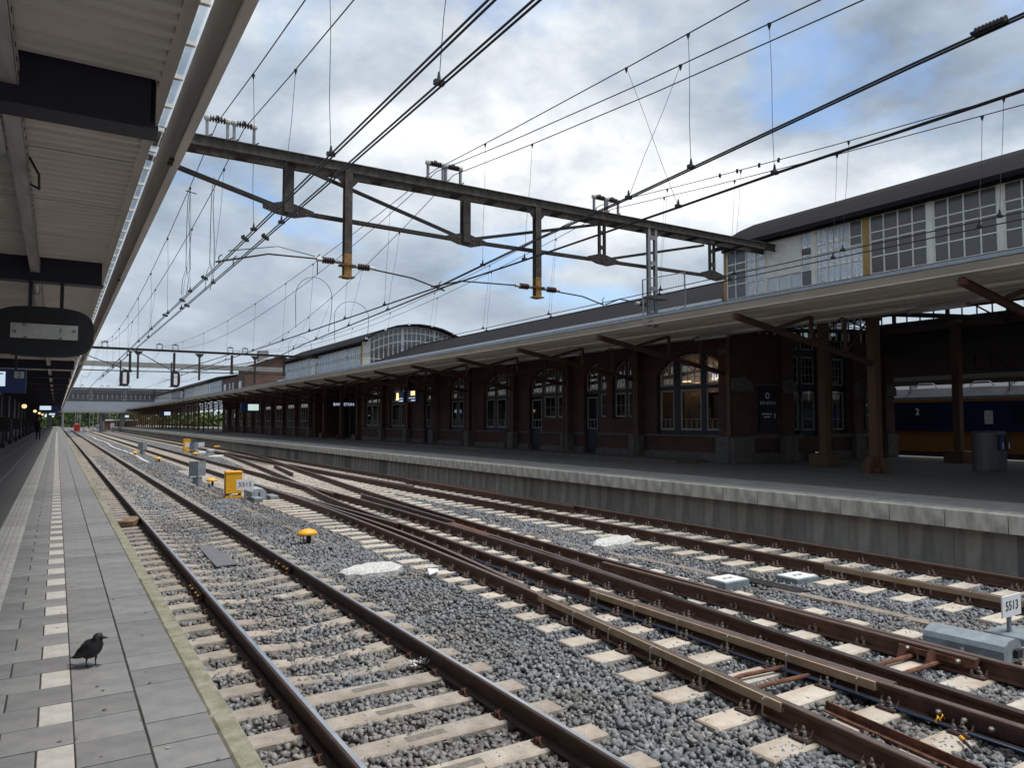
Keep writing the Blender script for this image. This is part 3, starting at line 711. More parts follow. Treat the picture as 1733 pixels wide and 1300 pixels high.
# ---- ballast stones --------------------------------------------------
def stones(name, n, x0, x1, y0, y1, smin, smax, z0, zj, parent=None, dense_front=False, skip=None):
    cx = rng.uniform(x0, x1, n); 
    if dense_front: u = rng.uniform(0, 1, n); cy = y0*(y1/y0)**u
    else: cy = rng.uniform(y0, y1, n)
    if skip is not None:
        keep = ~skip(cx, cy); cx = cx[keep]; cy = cy[keep]; n = len(cx)
    cz = z0 + rng.normal(0, zj, n) + .012*np.sin(cx*3.1+cy*1.3) + .008*np.sin(cy*4.7+cx*2)
    s = rng.uniform(smin, smax, n)[:, None, None]
    cz = np.minimum(cz, -.982 - s[:, 0, 0]*.62)
    base = np.array([(-1,-1,-1),(1,-1,-1),(1,1,-1),(-1,1,-1),(-1,-1,1),(1,-1,1),(1,1,1),(-1,1,1)], float)*.62
    v = base[None] + rng.uniform(-.30, .30, (n, 8, 3))
    v *= np.stack([rng.uniform(.75, 1.3, n), rng.uniform(.55, 1.05, n), rng.uniform(.45, .85, n)], 1)[:, None, :]
    # random rotation
    q = rng.normal(size=(n, 4)); q /= np.linalg.norm(q, axis=1)[:, None]
    w, x, y, z = q.T
    Rm = np.stack([np.stack([1-2*(y*y+z*z), 2*(x*y-z*w), 2*(x*z+y*w)], 1), np.stack([2*(x*y+z*w), 1-2*(x*x+z*z), 2*(y*z-x*w)], 1), np.stack([2*(x*z-y*w), 2*(y*z+x*w), 1-2*(x*x+y*y)], 1)], 1)
    v = np.einsum('nij,nkj->nki', Rm, v)*s
    v += np.stack([cx, cy, cz], 1)[:, None, :]
    fa = np.array([(0,3,2,1),(4,5,6,7),(0,1,5,4),(1,2,6,5),(2,3,7,6),(3,0,4,7)])
    F_ = (fa[None] + (np.arange(n)*8)[:, None, None]).reshape(-1)
    me = bpy.data.meshes.new(name); me.vertices.add(n*8); me.vertices.foreach_set('co', v.reshape(-1))
    me.loops.add(n*24); me.loops.foreach_set('vertex_index', F_.astype(np.int32))
    me.polygons.add(n*6); me.polygons.foreach_set('loop_start', np.arange(n*6, dtype=np.int32)*4)
    me.update(calc_edges=True); me.materials.append(M['stone'])
    o = put(name, me); o['kind'] = 'stuff'; o['label'] = 'grey crushed stone ballast around the tracks'; o['category'] = 'ballast'
    return o
stones('ballast_stones', 58000, .83, 13.1, 2.3, 11, .022, .043, -1.019, .012, dense_front=True)
stones('ballast_stones', 50000, .83, 13.1, 11, 26, .026, .046, -1.018, .010, dense_front=True)
stones('ballast_stones', 26000, .83, 13.1, 26, 60, .034, .06, -1.010, .010, dense_front=True)

# ================================================================ NEAR PLATFORM CANOPY
T = thing('platform_canopy', 'taupe steel canopy with ribbed ceiling over the near platform', 'canopy', (0, 0, 0))
zb = Z(2.5)
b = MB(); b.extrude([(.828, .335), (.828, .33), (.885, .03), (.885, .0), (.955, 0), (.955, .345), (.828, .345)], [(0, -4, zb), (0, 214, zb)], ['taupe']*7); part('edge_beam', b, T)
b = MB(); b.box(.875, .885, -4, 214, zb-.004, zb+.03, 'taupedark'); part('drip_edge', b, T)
b = MB(); b.box(.66, .755, -4, 214, Z(2.86), Z(3.25), 'taupe'); part('inner_beam', b, T)
# skylight slot: panes and bars
pm_ = MB().box(-.034, .034, -.30, .30, -.004, .004, 'glassclear').mesh('glass_pane')
bars = MB(); y = 3.0; i = 0; gbm = MB().box(-.035, .036, -.02, .02, -.018, .02, 'white').mesh('glazing_bar')
while y < 66:
    put('glass_pane', pm_, (.791, y, Z(2.88)), T); put('glazing_bar', gbm, (.791, y+.325, Z(2.88)), T); y += .65; i += 1
while y < 214: bars.box(.756, .827, y, y+.12, Z(2.862), Z(2.90), 'white'); y += 1.3
part('glazing_bars', bars, T)['kind'] = 'stuff'
# ceiling sheets (corrugated)
cs = MB(); prof = []
for k in range(11):
    y = k*.2
    prof += [(y, 0), (y+.075, 0), (y+.10, .035), (y+.175, .035)]
prof = [p for p in prof if p[0] <= 2.1]
vs = [(x, p, q) for x in (-4.6, .66) for p, q in prof]; n_ = len(prof)
cs.add(vs, [(j, j+1, n_+j+1, n_+j) for j in range(n_-1)], 'sheet'); cs.box(-4.6, .66, -.01, 2.11, .06, .075, 'sheet')
csm = cs.mesh('ceiling_sheet')
for k in range(31): put('ceiling_sheet', csm, (0, -3.6+2.1*k, Z(2.86)), T)
b = MB(); b.box(-4.6, .66, 61.4, 214, Z(2.86), Z(2.93), 'sheet'); part('ceiling_sheet', b, T)
b = MB(); b.box(-9, -4.6, -4, 214, Z(2.7), Z(2.85), 'sheet'); b.box(-4.8, .665, -4, 214, Z(3.26), Z(3.3), 'rooffelt'); part('roof_deck', b, T)
# cross beams
bmsh = MB(); bmsh.box(-9, .63, -.13, .13, -.34, .07, 'blackblue'); bmsh.box(-9, .66, -.15, .15, -.372, -.341, 'blackblue'); bmsh = bmsh.mesh('cross_beam')
yb = -1.6
while yb < 214: put('cross_beam', bmsh, (0, yb, Z(2.82)), T); yb += 8.45
b = MB(); b.box(.60, .64, 6.72, 6.98, Z(2.5), Z(2.86), 'black'); part('beam_end_plate', b, T)
# columns at the left
cmh = MB(); cmh.ibeam((0, 0, 0), (0, 0, Z(2.5)), .22, .24, .02, 'blackblue', (0, 1, 0)); cmh.box(-.2, .2, -.2, .2, 0, .05, 'black'); cmh = cmh.mesh('column')
yb = 23.75
while yb < 214: put('column', cmh, (-3.2, yb, 0), T); yb += 8.45
# white trough with lamps
b = MB(); b.box(-.46, -.33, -4, 214, Z(2.60), Z(2.74), 'trough'); b.box(-.325, -.318, -4, 214, Z(2.60), Z(2.76), 'trough')
part('cable_trough', b, T)
b = MB()
for k in range(160): b.box(-.318, -.312, 2+k*.25, 2.07+k*.25, Z(2.612), Z(2.626), 'rustdark')
part('trough_rivets', b, T)['kind'] = 'stuff'
lm = MB(); lm.tube([(0, -.72, 0), (0, .72, 0)], .048, 'diffuser', 10); lm.box(-.05, .05, -.76, -.70, -.05, .06, 'steellight'); lm.box(-.05, .05, .70, .76, -.05, .06, 'steellight'); lm.box(-.04, .04, -.7, .7, .03, .06, 'trough')
lm = lm.mesh('tube_lamp', True)
for k, y in enumerate([7.6, 16.3, 25, 33.5, 42, 50.5, 59]):
    o = put('tube_lamp', lm, (-.52 if k == 0 else -.40, y, Z(2.54)))
    tag(o, ['long tube lamp in the top left corner under the canopy', 'tube lamp under the white trough beside the second dark beam', 'third tube lamp along the white trough', 'fourth tube lamp along the white trough', 'fifth tube lamp along the white trough', 'sixth tube lamp along the white trough', 'farthest tube lamp along the white trough'][k], 'lamp', 'tube lamps along the cable trough')
b = MB(); b.tube([(-.30, 8.6, Z(2.62)), (-.22, 8.75, Z(2.5)), (-.22, 9.0, Z(2.42)), (-.30, 9.15, Z(2.5))], .012, 'black', 7); part('loose_cable', b, T, True)
# small brackets on the flange
for y in (7.5, 7.62, 14.5): b = MB(); b.box(.84, .885, y, y+.05, zb-.03, zb, 'rustdark'); part('beam_clip', b, T)
# white diamond antenna frame
b = MB(); c0 = Vector((.62, 29.5, Z(2.18)))
for s in (-1, 1):
    b.tube([c0+Vector((0, 0, -.2)), c0+Vector((s*.27, 0, .02)), c0+Vector((0, 0, .22)), c0+Vector((0, 0, -.2))], .018, 'white', 6)
single('diamond_frame', b, 'small white diamond-shaped wire frame hanging below the canopy edge', 'bracket', origin=c0)

# oval display back hanging from the second dark beam
T = thing('hanging_sign', 'black oval sign seen from behind with a bare metal plate, hung from the second beam', 'sign', (-.25, 15.3, Z(1.6)))
b = MB(); pl = []
for i in range(32):
    t = 2*math.pi*i/32; ct, st = math.cos(t), math.sin(t)
    pl.append((-.24+.77*math.copysign(abs(ct)**.62, ct), Z(1.57)+.44*math.copysign(abs(st)**.62, st)))
b.prism(pl, 'y', 15.2, 15.42, 'black'); part('oval_case', b, T)
b = MB(); b.cbox(-.72, .28, 15.165, 15.19, Z(1.44), Z(1.70), 'plate', .004); part('metal_plate', b, T)
b = MB()
for x, z in ((-.66, 1.55), (.22, 1.60), (-.52, 1.68), (-.5, 1.45), (.02, 1.45)): b.lathe([(.028, 0), (.022, -.03)], (x, 15.165, Z(z)), 'bolt', 8, 'y')
b.box(.0, .03, 15.16, 15.166, Z(1.56), Z(1.64), 'steellight')
part('bolt_row', b, T)
for x in (-.45, .02):
    b = MB(); b.box(x-.03, x+.03, 15.27, 15.33, Z(1.95), Z(2.46), 'blackblue'); part('hanger', b, T)

def platform_sign(xc, y, zc, w, h, label, num, txt):
    T = thing('platform_sign', label, 'sign', (xc, y, zc), 'blue departure signs hanging under the canopies')
    b = MB(); b.cbox(xc-w/2, xc+w/2, y, y+.25, zc-h/2, zc+h/2, 'nsblue'); part('sign_case', b, T)
    b = MB(); b.box(xc-w/2+.04, xc+w*.12, y-.012, y-.002, zc-h*.22, zc+h*.38, 'screen'); part('screen', b, T)
    if num:
        b = MB(); b.box(xc+w*.28, xc+w*.46, y-.012, y-.002, zc+h*.12, zc+h*.40, 'plate'); part('number_plate', b, T)
        put_text('number', num, h*.3, 'nsblue', (xc+w*.37, y-.014, zc+h*.26), T, FACE_MY)
    if txt:
        for q, (u0, u1, zz) in enumerate(((-.42, .08, .27), (-.42, -.1, .12), (-.30, -.26, -.08))):
            b = MB(); b.box(xc+u0*w, xc+u1*w, y-.016, y-.013, zc+h*zz, zc+h*(zz+.045), 'ink'); part('screen_line', b, T)
    for s in (-.3, .3):
        b = MB(); b.box(xc+s*w-.025, xc+s*w+.025, y+.1, y+.15, zc+h/2, Z(2.5), 'blackblue'); part('hanger', b, T)
platform_sign(-1.16, 20.5, Z(.93), 1.05, .56, 'nearest blue departure sign on the near platform, marked 2', '2', 'Amersfoort')
platform_sign(-.65, 80, Z(1.17), 1.5, .62, 'blue departure sign far along the near platform above the person', '', '')
platform_sign(-.35, 110, Z(.86), 1.1, .36, 'small blue sign at the far end of the near platform', '', '')
# globe lamps
gm = MB(); gm.lathe([(.04, -.16), (.14, -.10), (.17, 0), (.14, .10), (.04, .15)], (0, 0, 0), 'lampglow', 12); gm = gm.mesh('globe_lamp', True)
for k, y in enumerate((34.6, 64.8, 95.9, 120, 145)):
    o = put('globe_lamp', gm, (-2.06, y, Z(1.1)))
    tag(o, ['%s warm globe lamp above the near platform' % w_ for w_ in ('nearest', 'second', 'third', 'fourth', 'farthest')][k], 'lamp', 'warm globe lamps along the near platform')
# posts, benches and an added dark wall that keeps sky light out from behind
b = MB(); b.box(-9.0, -8.8, -4, 214, 0, 4.4, 'blackblue'); single('light_blocker_wall', b, 'dark wall added behind the near platform to keep side light out', 'wall')
for k, y in enumerate((34, 42.6, 50, 58, 66, 74, 83, 92, 101, 110, 120, 130)):
    b = MB(); x = -2.5 - .02*k
    b.box(x-.05, x+.05, y-.05, y+.05, 0, Z(2.5), 'blackblue'); b.box(x-.12, x+.12, y-.12, y+.12, 0, .25, 'black')
    if k % 2 == 0: b.box(x-.3, x+.3, y-.04, y+.04, .9, 1.7, 'steeldark')
    b.box(x+.06, x+.08, y-.02, y+.02, .1, 1.6, 'steellight')
    single('slim_post', b, 'slim dark post carrying the near platform canopy', 'post', 'slim posts on the near platform', origin=(x, y, 0))
# dark box behind posts, added to stop sky showing through at the left
b = MB(); b.box(-5.5, -3.45, 40, 205, 0, 3.6, 'blackblue'); single('sky_blocker_box', b, 'dark block standing for waiting rooms, added left of the near platform to stop sky light', 'building')

# ================================================================ OVERHEAD LINE
def gantry(Y, label, x0, x1, zb_, chord, verts, hangers, diags, insul, two=True, sc=1.0, mk='steel'):
    T = thing('overhead_gantry', label, 'gantry', (x0, Y, Z(zb_)), 'steel portals carrying the overhead line')
    for j, dy in enumerate((0, .48) if two else (0,)):
        b = MB(); b.ibeam((x0, Y+dy, Z(zb_)), (x1, Y+dy, Z(zb_)), .10, .22*sc, .022, mk, (0, 0, 1)); part('portal_beam', b, T)
    if two:
        x = x0+.6
        while x < x1: 
            b = MB(); b.box(x-.12, x+.12, Y+.052, Y+.428, Z(zb_)-.10, Z(zb_)-.085, 'steeldark'); part('batten_plate', b, T); x += 1.02
    for a_, c_ in zip(chord[:-1], chord[1:]):
        b = MB(); b.beam((a_[0], Y+.24, Z(a_[1])), (c_[0], Y+.24, Z(c_[1])), .10, .085*sc, 'steeldark'); part('lower_chord', b, T)
    for x, zt in verts:
        b = MB()
        if x > 12 and two:
            for s in (-.09, .09): b.ibeam((x+s, Y+.24, Z(zt)), (x+s, Y+.24, Z(zb_)-.12), .06, .08, .012, mk, (0, 1, 0))
            for q in (.25, .6, .85): b.box(x-.09, x+.09, Y+.19, Y+.20, Z(zt)+(zb_-zt)*q, Z(zt)+(zb_-zt)*q+.12, mk)
        else: b.ibeam((x, Y+.24, Z(zt)-.05), (x, Y+.24, Z(zb_)-.12), .20*sc, .20*sc, .02, mk, (0, 1, 0))
        part('vertical_post', b, T)
        b = MB(); b.prism([(x-.55, Z(zt)-.03), (x-.25, Z(zt)-.12), (x+.12, Z(zt)-.16), (x+.55, Z(zt)-.05), (x+.55, Z(zt)+.05), (x+.12, Z(zt)+.16), (x-.12, Z(zt)+.18), (x-.55, Z(zt)+.06)], 'y', Y+.175, Y+.187, 'steeldark') if sc > .9 else b.box(x-.15, x+.15, Y+.2, Y+.22, Z(zt)-.1, Z(zt)+.1, 'steeldark')
        if sc > .9:
            for q in range(5):
                for w_ in (-1, 1): b.lathe([(.016, 0), (.012, -.02)], (x-.42+q*.2, Y+.175, Z(zt)+w_*.045), 'bolt', 6, 'y')
        part('gusset_plate', b, T)
    for a_, c_ in diags:
        b = MB(); b.beam((a_[0], Y+.24, Z(a_[1])), (c_[0], Y+.24, Z(c_[1])), .07, .07*sc, 'steeldark'); part('diagonal_rod', b, T)
    for x, zt, yel in hangers:
        o_ = MB()
        if not yel and sc > .9:
            for s in (-.13, .13): o_.ibeam((x+s, Y+.02, Z(zt)), (x+s, Y+.02, Z(zb_)-.12), .09, .10, .014, 'steellight', (0, 1, 0))
            for q in (.1, .35, .6, .85): o_.box(x-.10, x+.10, Y-.04, Y-.03, Z(zt)+(zb_-zt)*q, Z(zt)+(zb_-zt)*q+.12, 'steellight')
        else: o_.ibeam((x, Y+.0, Z(zt)+(.55 if yel else 0)), (x, Y+.0, Z(zb_)-.13), .17*sc, .17*sc, .016, mk, (0, 1, 0))
        o_.prism([(x-.38, Z(zb_)-.13), (x+.38, Z(zb_)-.13), (x+.1, Z(zb_)-.45), (x-.1, Z(zb_)-.45)], 'y', Y-.02, Y-.005, 'steeldark')
        h = part('hanger_post', o_, T)
        if yel:
            q = MB(); q.ibeam((x, Y, Z(zt)), (x, Y, Z(zt)+.55), .17, .17, .017, 'mustard', (0, 1, 0)); q.box(x-.16, x+.16, Y-.10, Y+.10, Z(zt)+.02, Z(zt)+.05, 'mustard'); q.box(x-.17, x+.17, Y-.11, Y+.10, Z(zt)+.27, Z(zt)+.31, 'rust')
            part('yellow_tip', q, h)
    for x in insul:
        f = MB(); zt = Z(zb_)+.11*sc
        f.tube([(x-.2, Y+.1, zt+.42), (x+.2, Y+.1, zt+.42)], .012, 'steeldark', 5)
        for s in (-.20, .20):
            f.ibeam((x+s, Y+.1, zt), (x+s, Y+.1, zt+.38), .05, .06, .01, 'steellight', (0, 1, 0)); f.tube([(x+s, Y+.1, zt+.02), (x+s+.10, Y+.1, zt+.10)], .014, mk, 5)
            f.lathe([(.01, -.07), (.055, -.05), (.07, 0), (.055, .05), (.01, .07)], (x+s, Y+.1, zt+.42), 'insulpale', 9, 'x')
        ff = part('insulator_frame', f, T)
        q = MB()
        for k in range(6):
            cx = x-.135+k*.054
            q.lathe([(.02, -.025), (.066, -.012), (.066, .008), (.02, .022)], (cx, Y+.1, zt+.42), 'insul', 9, 'x')
        q.lathe([(.045, -.03), (.045, .03)], (x, Y+.1, zt+.47), 'black', 8, 'x')
        part('disc_insulator', q, ff)
    return T
G1 = 15.73
g1 = gantry(G1, 'nearest dark steel portal spanning all tracks, with yellow-tipped hangers', -2.5, 20.75, 5.70,
    [(-2.6, 6.0-.0), (1.96, 5.14), (4.16, 4.58), (8.54, 4.49), (12.88, 4.50), (17.26, 4.52)],
    [(4.16, 4.58), (8.54, 4.49), (12.88, 4.50), (17.26, 4.52)],
    [(5.42, 3.18, True), (10.53, 3.18, True), (14.55, 2.72, False)],
    [((4.6, 5.55), (8.54, 4.52)), ((8.54, 4.52), (12.7, 5.5)), ((12.88, 4.52), (16.9, 5.45))],
    [2.66, 3.19, 7.64, 8.12, 12.70, 13.16])
G2 = 65.5
vx2 = [(.4, 4.0), (4.85, 4.0), (8.08, 4.05), (12.59, 4.1), (17, 4.1)]
gantry(G2, 'second portal farther along the tracks, carrying two oval signal discs', -3, 22, 5.75,
    [(-3, 4.0), (4.85, 4.0), (8.08, 4.05), (12.59, 4.1), (17, 4.1)], vx2, [(9.98, 3.4, False), (14.45, 3.2, False), (5.4, 3.4, False)],
    [((.4, 5.7), (4.85, 4.0)), ((5.2, 5.7), (8.08, 4.05)), ((8.08, 4.05), (12.4, 5.7)), ((9.6, 4.1), (16.5, 5.6))],
    [3.05, 6.95, 8.13, 12.42, 13.63], False, .85, 'steeldark')
gantry(148, 'third portal far down the line, thin against the sky', -4, 26, 5.75, [(-4, 4.2), (26, 4.2)], [(5, 4.2), (10.2, 4.2), (15, 4.2), (20, 4.2)], [(5, 3.6, False), (10.2, 3.6, False)], [],
    [3.6, 6.6, 7.6, 10.9], False, 1.1, 'steeldark')
# pale concrete portal
b = MB(); b.box(-6, 22.6, 84.0, 84.5, Z(5.55), Z(6.05), 'concretepale'); b.box(21.9, 22.6, 84.0, 84.6, Z(2.6), Z(5.549), 'concretepale'); b.box(-6, -5.3, 84.0, 84.6, 0, Z(5.549), 'concretepale')
single('signal_bridge', b, 'pale beam spanning the tracks behind the second portal', 'bridge', origin=(8, 84, Z(5.6)))

def wire(name, pts, r, T, n=5, mk='wire'):
    b = MB(); b.tube(pts, r, mk, n, True); return part(name, b, T, True)
def catenary(label, cxs, cz, msgs, spans, drops, loc):
    """cxs: list of contact-wire paths [(x,y)], msgs: [(x, z_at_portal, sag)]"""
    T = thing('overhead_line', label, 'overhead wire', loc, 'overhead wires above the tracks')
    for path in cxs: wire('contact_wire', [(x, y, Z(cz)) for x, y in path], .0115, T)
    for (path, zp, sag) in msgs:
        pts = []
        for (ya, yb_) in spans:
            for k in range(15):
                t = k/14; y = ya+(yb_-ya)*t; x = float(np.interp(y, [p[1] for p in path], [p[0] for p in path]))
                pts.append((x, y, Z(zp - 4*sag*t*(1-t))))
        wire('messenger_wire', [p for i, p in enumerate(pts) if i == 0 or (Vector(p)-Vector(pts[i-1])).length > .01], .0095, T)
    return T
def msg_z(y, zp, sag, spans):
    for a_, c_ in spans:
        if a_ <= y <= c_: t = (y-a_)/(c_-a_); return zp-4*sag*t*(1-t)
    return zp
SP = [(-34.5, G1+.1), (G1+.1, G2+.1), (G2+.1, 113), (113, 148)]
def dropper(T, x, y, z0, z1, x1=None, y1=None, clamp=True):
    x1 = x if x1 is None else x1; y1 = y if y1 is None else y1
    wob = .012
    b = MB(); b.tube([(x, y, z0), (x+(x1-x)*.35+wob, y+(y1-y)*.35, z0+(z1-z0)*.35), (x+(x1-x)*.7-wob, y+(y1-y)*.7, z0+(z1-z0)*.7), (x1, y1, z1)], .0042, 'wire', 4)
    if clamp:
        b.lathe([(.004, -.09), (.022, -.035), (.03, 0)], (x, y, z0), 'wire', 6)
        b.beam((x1-.05, y1, z1+.005), (x1+.05, y1, z1+.005), .05, .045, 'wire'); b.lathe([(.028, 0), (.010, .11)], (x1, y1, z1), 'wire', 6)
    part('dropper_wire', b, T)
# near track
c1 = catenary('overhead wires above the track beside the near platform', [[(2.70, -12), (2.70, 5), (2.72, 15.7), (2.55, 65), (2.7, 150)], [(2.745, -12), (2.745, 5), (2.765, 15.7), (2.6, 65), (2.74, 150)],
        [(3.0, -12), (2.99, 8.5), (2.98, 15), (2.7, 65)], [(3.045, -12), (3.035, 8.5), (3.025, 15), (2.74, 65)]], 3.2,
        [([(2.66, -35), (2.66, 150)], 6.18, 1.32), ([(3.19, -35), (3.19, 20), (2.8, 66)], 6.16, 1.28)], SP, [], (2.7, 15.7, Z(3.2)))
for y in (4.3, 8.52, 12.6, 19.5, 23.8, 28.3, 33, 38, 43.5, 49, 54.5, 60):
    dropper(c1, 2.67, y, Z(msg_z(y, 6.18, 1.32, SP)), Z(3.21), 2.72)
for y in (6.15, 11.9, 18, 22.6, 31, 40, 50, 59):
    dropper(c1, 3.19 if y < 20 else 3.19-(y-20)*.009, y, Z(msg_z(y, 6.16, 1.28, SP)), Z(3.21), 3.0 if y < 20 else 2.95-(y-20)*.006)
# jumper loops
for (x, y) in ((2.7, 19.6), (3.1, 18.6)):
    zt = msg_z(y, 6.18, 1.32, SP); b = MB()
    b.tube([(x-.02, y, Z(zt)), (x-.06, y+.05, Z(zt-.3)), (x-.05, y+.2, Z(zt-1.0)), (x-.02, y+.4, Z(3.9)), (x+.02, y+.45, Z(3.72)), (x+.08, y+.4, Z(3.85)), (x+.04, y+.2, Z(4.4)), (x-.02, y+.1, Z(zt-.7)), (x-.01, y, Z(zt-.05))], .008, 'wire', 6)
    b.tube([(x-.1, y+.5, Z(3.22)), (x-.08, y+.5, Z(3.6)), (x+.02, y+.5, Z(3.95)), (x+.06, y+.5, Z(3.6)), (x+.02, y+.5, Z(3.22))], .007, 'wire', 5)
    b.beam((x-.12, y, Z(zt-.06)), (x+.14, y, Z(zt-.1)), .02, .02, 'wire')
    part('jumper_loop', b, c1, True)
for (x, y) in ((2.72, 13.4), (3.0, 13.1), (2.74, 21.2), (2.98, 22.1), (2.70, 24.5), (2.72, 17.6)):
    b = MB(); b.beam((x-.04, y-.12, Z(3.23)), (x+.1, y+.12, Z(3.23)), .05, .05, 'wire'); b.beam((x, y-.05, Z(3.27)), (x, y+.12, Z(3.27)), .03, .04, 'wire'); part('wire_clamp', b, c1)
# middle tracks: one pair follows the curved rails, one the straight ones
c2 = catenary('overhead wires above the crossover tracks in the middle', [[(6.0, -12), (6.36, 2.64), (6.43, 3.58), (6.86, 7.94), (7.09, 10.8), (7.62, 15.7), (7.5, 30), (7.2, 65), (7.1, 150)],
        [(6.05, -12), (6.41, 2.64), (6.48, 3.58), (6.91, 7.94), (7.14, 10.8), (7.66, 15.7), (7.55, 30), (7.24, 65)],
        [(7.85, -12), (7.84, 3.3), (7.78, 6.1), (7.80, 7.9), (7.80, 12.5), (7.75, 15.7), (8.6, 30), (10.2, 48), (12.0, 65)], [(7.90, -12), (7.88, 3.3), (7.82, 6.1), (7.84, 7.9), (7.84, 12.5), (7.79, 15.7), (8.64, 30), (10.24, 48), (12.04, 65)]], 3.2,
        [([(7.64, -35), (7.64, 15.7), (7.2, 66), (7.2, 150)], 6.10, .86), ([(7.66, -35), (7.68, 20), (7.2, 66)], 6.06, 1.5), ([(8.12, -35), (8.12, 15.7), (12.42, 66)], 6.05, 1.45)], SP, [], (7.2, 15.7, Z(3.2)))
MA = lambda y: Z(msg_z(y, 6.10, .86, SP)); MBz = lambda y: Z(msg_z(y, 6.06, 1.5, SP)); MC = lambda y: Z(msg_z(y, 6.05, 1.45, SP))
dropper(c2, 7.64, 8.82, MA(8.82), Z(3.21), 7.81, 7.87)
dropper(c2, 7.66, 7.64, MBz(7.64), Z(3.21), 6.90, 7.94)
dropper(c2, 7.64, 7.46, MA(7.46), Z(3.21), 6.73, 6.55)
dropper(c2, 7.66, 6.06, MBz(6.06), Z(3.21), 7.80, 6.13)
dropper(c2, 7.64, 13.4, MA(13.4), Z(3.21), 7.36, 13.0); dropper(c2, 8.12, 12.3, MC(12.3), Z(3.21), 7.80, 12.1)
for y in (18.6, 21.8, 25.5, 29, 34, 40, 47, 55):
    xa = 7.64-(y-15.7)*.009
    dropper(c2, xa, y, Z(msg_z(y, 6.10, .86, SP)), Z(3.21), 7.62-(y-15.7)*.008, y+.3)
for y in (20, 24, 28.5, 33, 38, 44, 51):
    xa = 8.12+(y-15.7)*.0855
    dropper(c2, xa, y, Z(msg_z(y, 6.05, 1.45, SP)), Z(3.21), float(np.interp(y, [15.7, 30, 48, 65], [7.77, 8.6, 10.2, 12.0])), y-.3)
def hoop(T, x, y, z0, w, h):
    b = MB(); pts = [(x-w/2*.96, y, Z(z0-h*.55)), (x-w/2, y, Z(z0-h*.1))]
    for i in range(13):
        t = math.pi*(1-i/12); pts.append((x+w/2*math.cos(t), y, Z(z0+.35*h*math.sin(t))))
    pts += [(x+w/2*.95, y, Z(z0-h*.3)), (x+w/2*.8, y, Z(z0-h*.6))]
    b.tube(pts, .010, 'wire', 6); part('feeder_loop', b, T, True)
hoop(c2, 7.9, 26.5, 4.55, 1.35, 2.1); hoop(c2, 10.4, 29.5, 4.35, 1.5, 1.9); hoop(c2, 12.6, 45, 4.6, 1.4, 1.7)
# insulator bar in the right-hand wire pair
b = MB()
for k in range(9): b.lathe([(.010, -.014), (.024, -.007), (.024, .007), (.010, .014)], (6.40, 2.78+k*.028, Z(3.245)), 'insul', 8, 'y')
b.box(6.35, 6.43, 2.77, 3.03, Z(3.205), Z(3.225), 'wire'); part('section_insulator', b, c2)
# far track
c3 = catenary('overhead wires above the track beside the far platform', [[(12.47, -12), (12.45, 15.7), (12.3, 65), (12.2, 150)], [(12.91, -12), (12.90, 15.7), (12.6, 65)]], 3.2,
        [([(12.73, -35), (12.73, 150)], 6.02, 1.30), ([(13.1, -35), (13.1, 150)], 5.96, 1.32)], SP, [], (12.5, 15.7, Z(3.2)))
for y in (3.8, 5.6, 8.3, 10.9, 13.2, 18, 22, 26.4, 31, 36, 41, 47, 54):
    dropper(c3, 12.73, y, Z(msg_z(y, 6.02, 1.30, SP)), Z(3.21), 12.47)
    if y < 30: dropper(c3, 13.1, y+.5, Z(msg_z(y+.5, 5.96, 1.32, SP)), Z(3.21), 12.9)
for y in (11.5, 11.0, 10.4, 9.9):
    b = MB(); b.beam((12.66, y-.06, Z(msg_z(y, 6.02, 1.3, SP))), (12.80, y+.06, Z(msg_z(y, 6.02, 1.3, SP))), .05, .04, 'wire'); part('wire_clamp', b, c3)
# registration arms
T = thing('registration_arm_set', 'grey registration arms with ribbed insulators on the yellow-tipped hangers', 'wire support', (5.4, G1, Z(3.4)))
def arm(pts, xi, zi, s):
    b = MB(); b.tube([(x, G1, Z(z)) for x, z in pts], .019, 'steel', 7); a_ = part('steady_arm', b, T, True)
    q = MB()
    for k in range(5): q.lathe([(.03, -.03), (.075, -.012), (.075, .012), (.03, .03)], (xi+s*(.02+k*.055), G1, Z(zi)), 'insul', 10, 'x')
    q.lathe([(.045, -.06), (.045, .06)], (xi-s*.08, G1, Z(zi)), 'greybox', 8, 'x'); q.lathe([(.045, -.07), (.045, .07)], (xi+s*.32, G1, Z(zi)), 'insulpale', 8, 'x')
    part('ribbed_insulator', q, a_)
arm([(5.3, 3.53), (4.75, 3.55), (3.7, 3.53), (2.66, 3.24)], 5.12, 3.54, -1)
arm([(5.55, 3.50), (6.0, 3.46), (7.0, 3.36), (7.85, 3.14)], 5.68, 3.48, 1)
arm([(10.4, 3.46), (9.9, 3.47), (8.3, 3.42), (7.5, 3.20)], 10.25, 3.47, -1)
arm([(10.66, 3.44), (11.1, 3.43), (12.0, 3.38), (12.75, 3.2)], 10.85, 3.46, 1)
arm([(14.4, 3.36), (14.0, 3.38), (13.3, 3.42), (12.8, 3.22)], 14.3, 3.36, -1)
for x, z1 in ((4.75, 3.60), (7.70, 3.3), (12.7, 3.35), (2.72, 3.35), (3.0, 3.35)):
    b = MB(); b.tube([(x, G1-.02, Z(3.2)), (x, G1, Z(z1)), (x+.06, G1, Z(z1+.06))], .012, 'wire', 5); part('arm_hook', b, T)
b = MB(); b.tube([(4.7, G1, Z(3.6)), (3.9, G1, Z(3.72)), (2.9, G1, Z(3.50))], .012, 'steellight', 6); part('steady_arm', b, T, True)
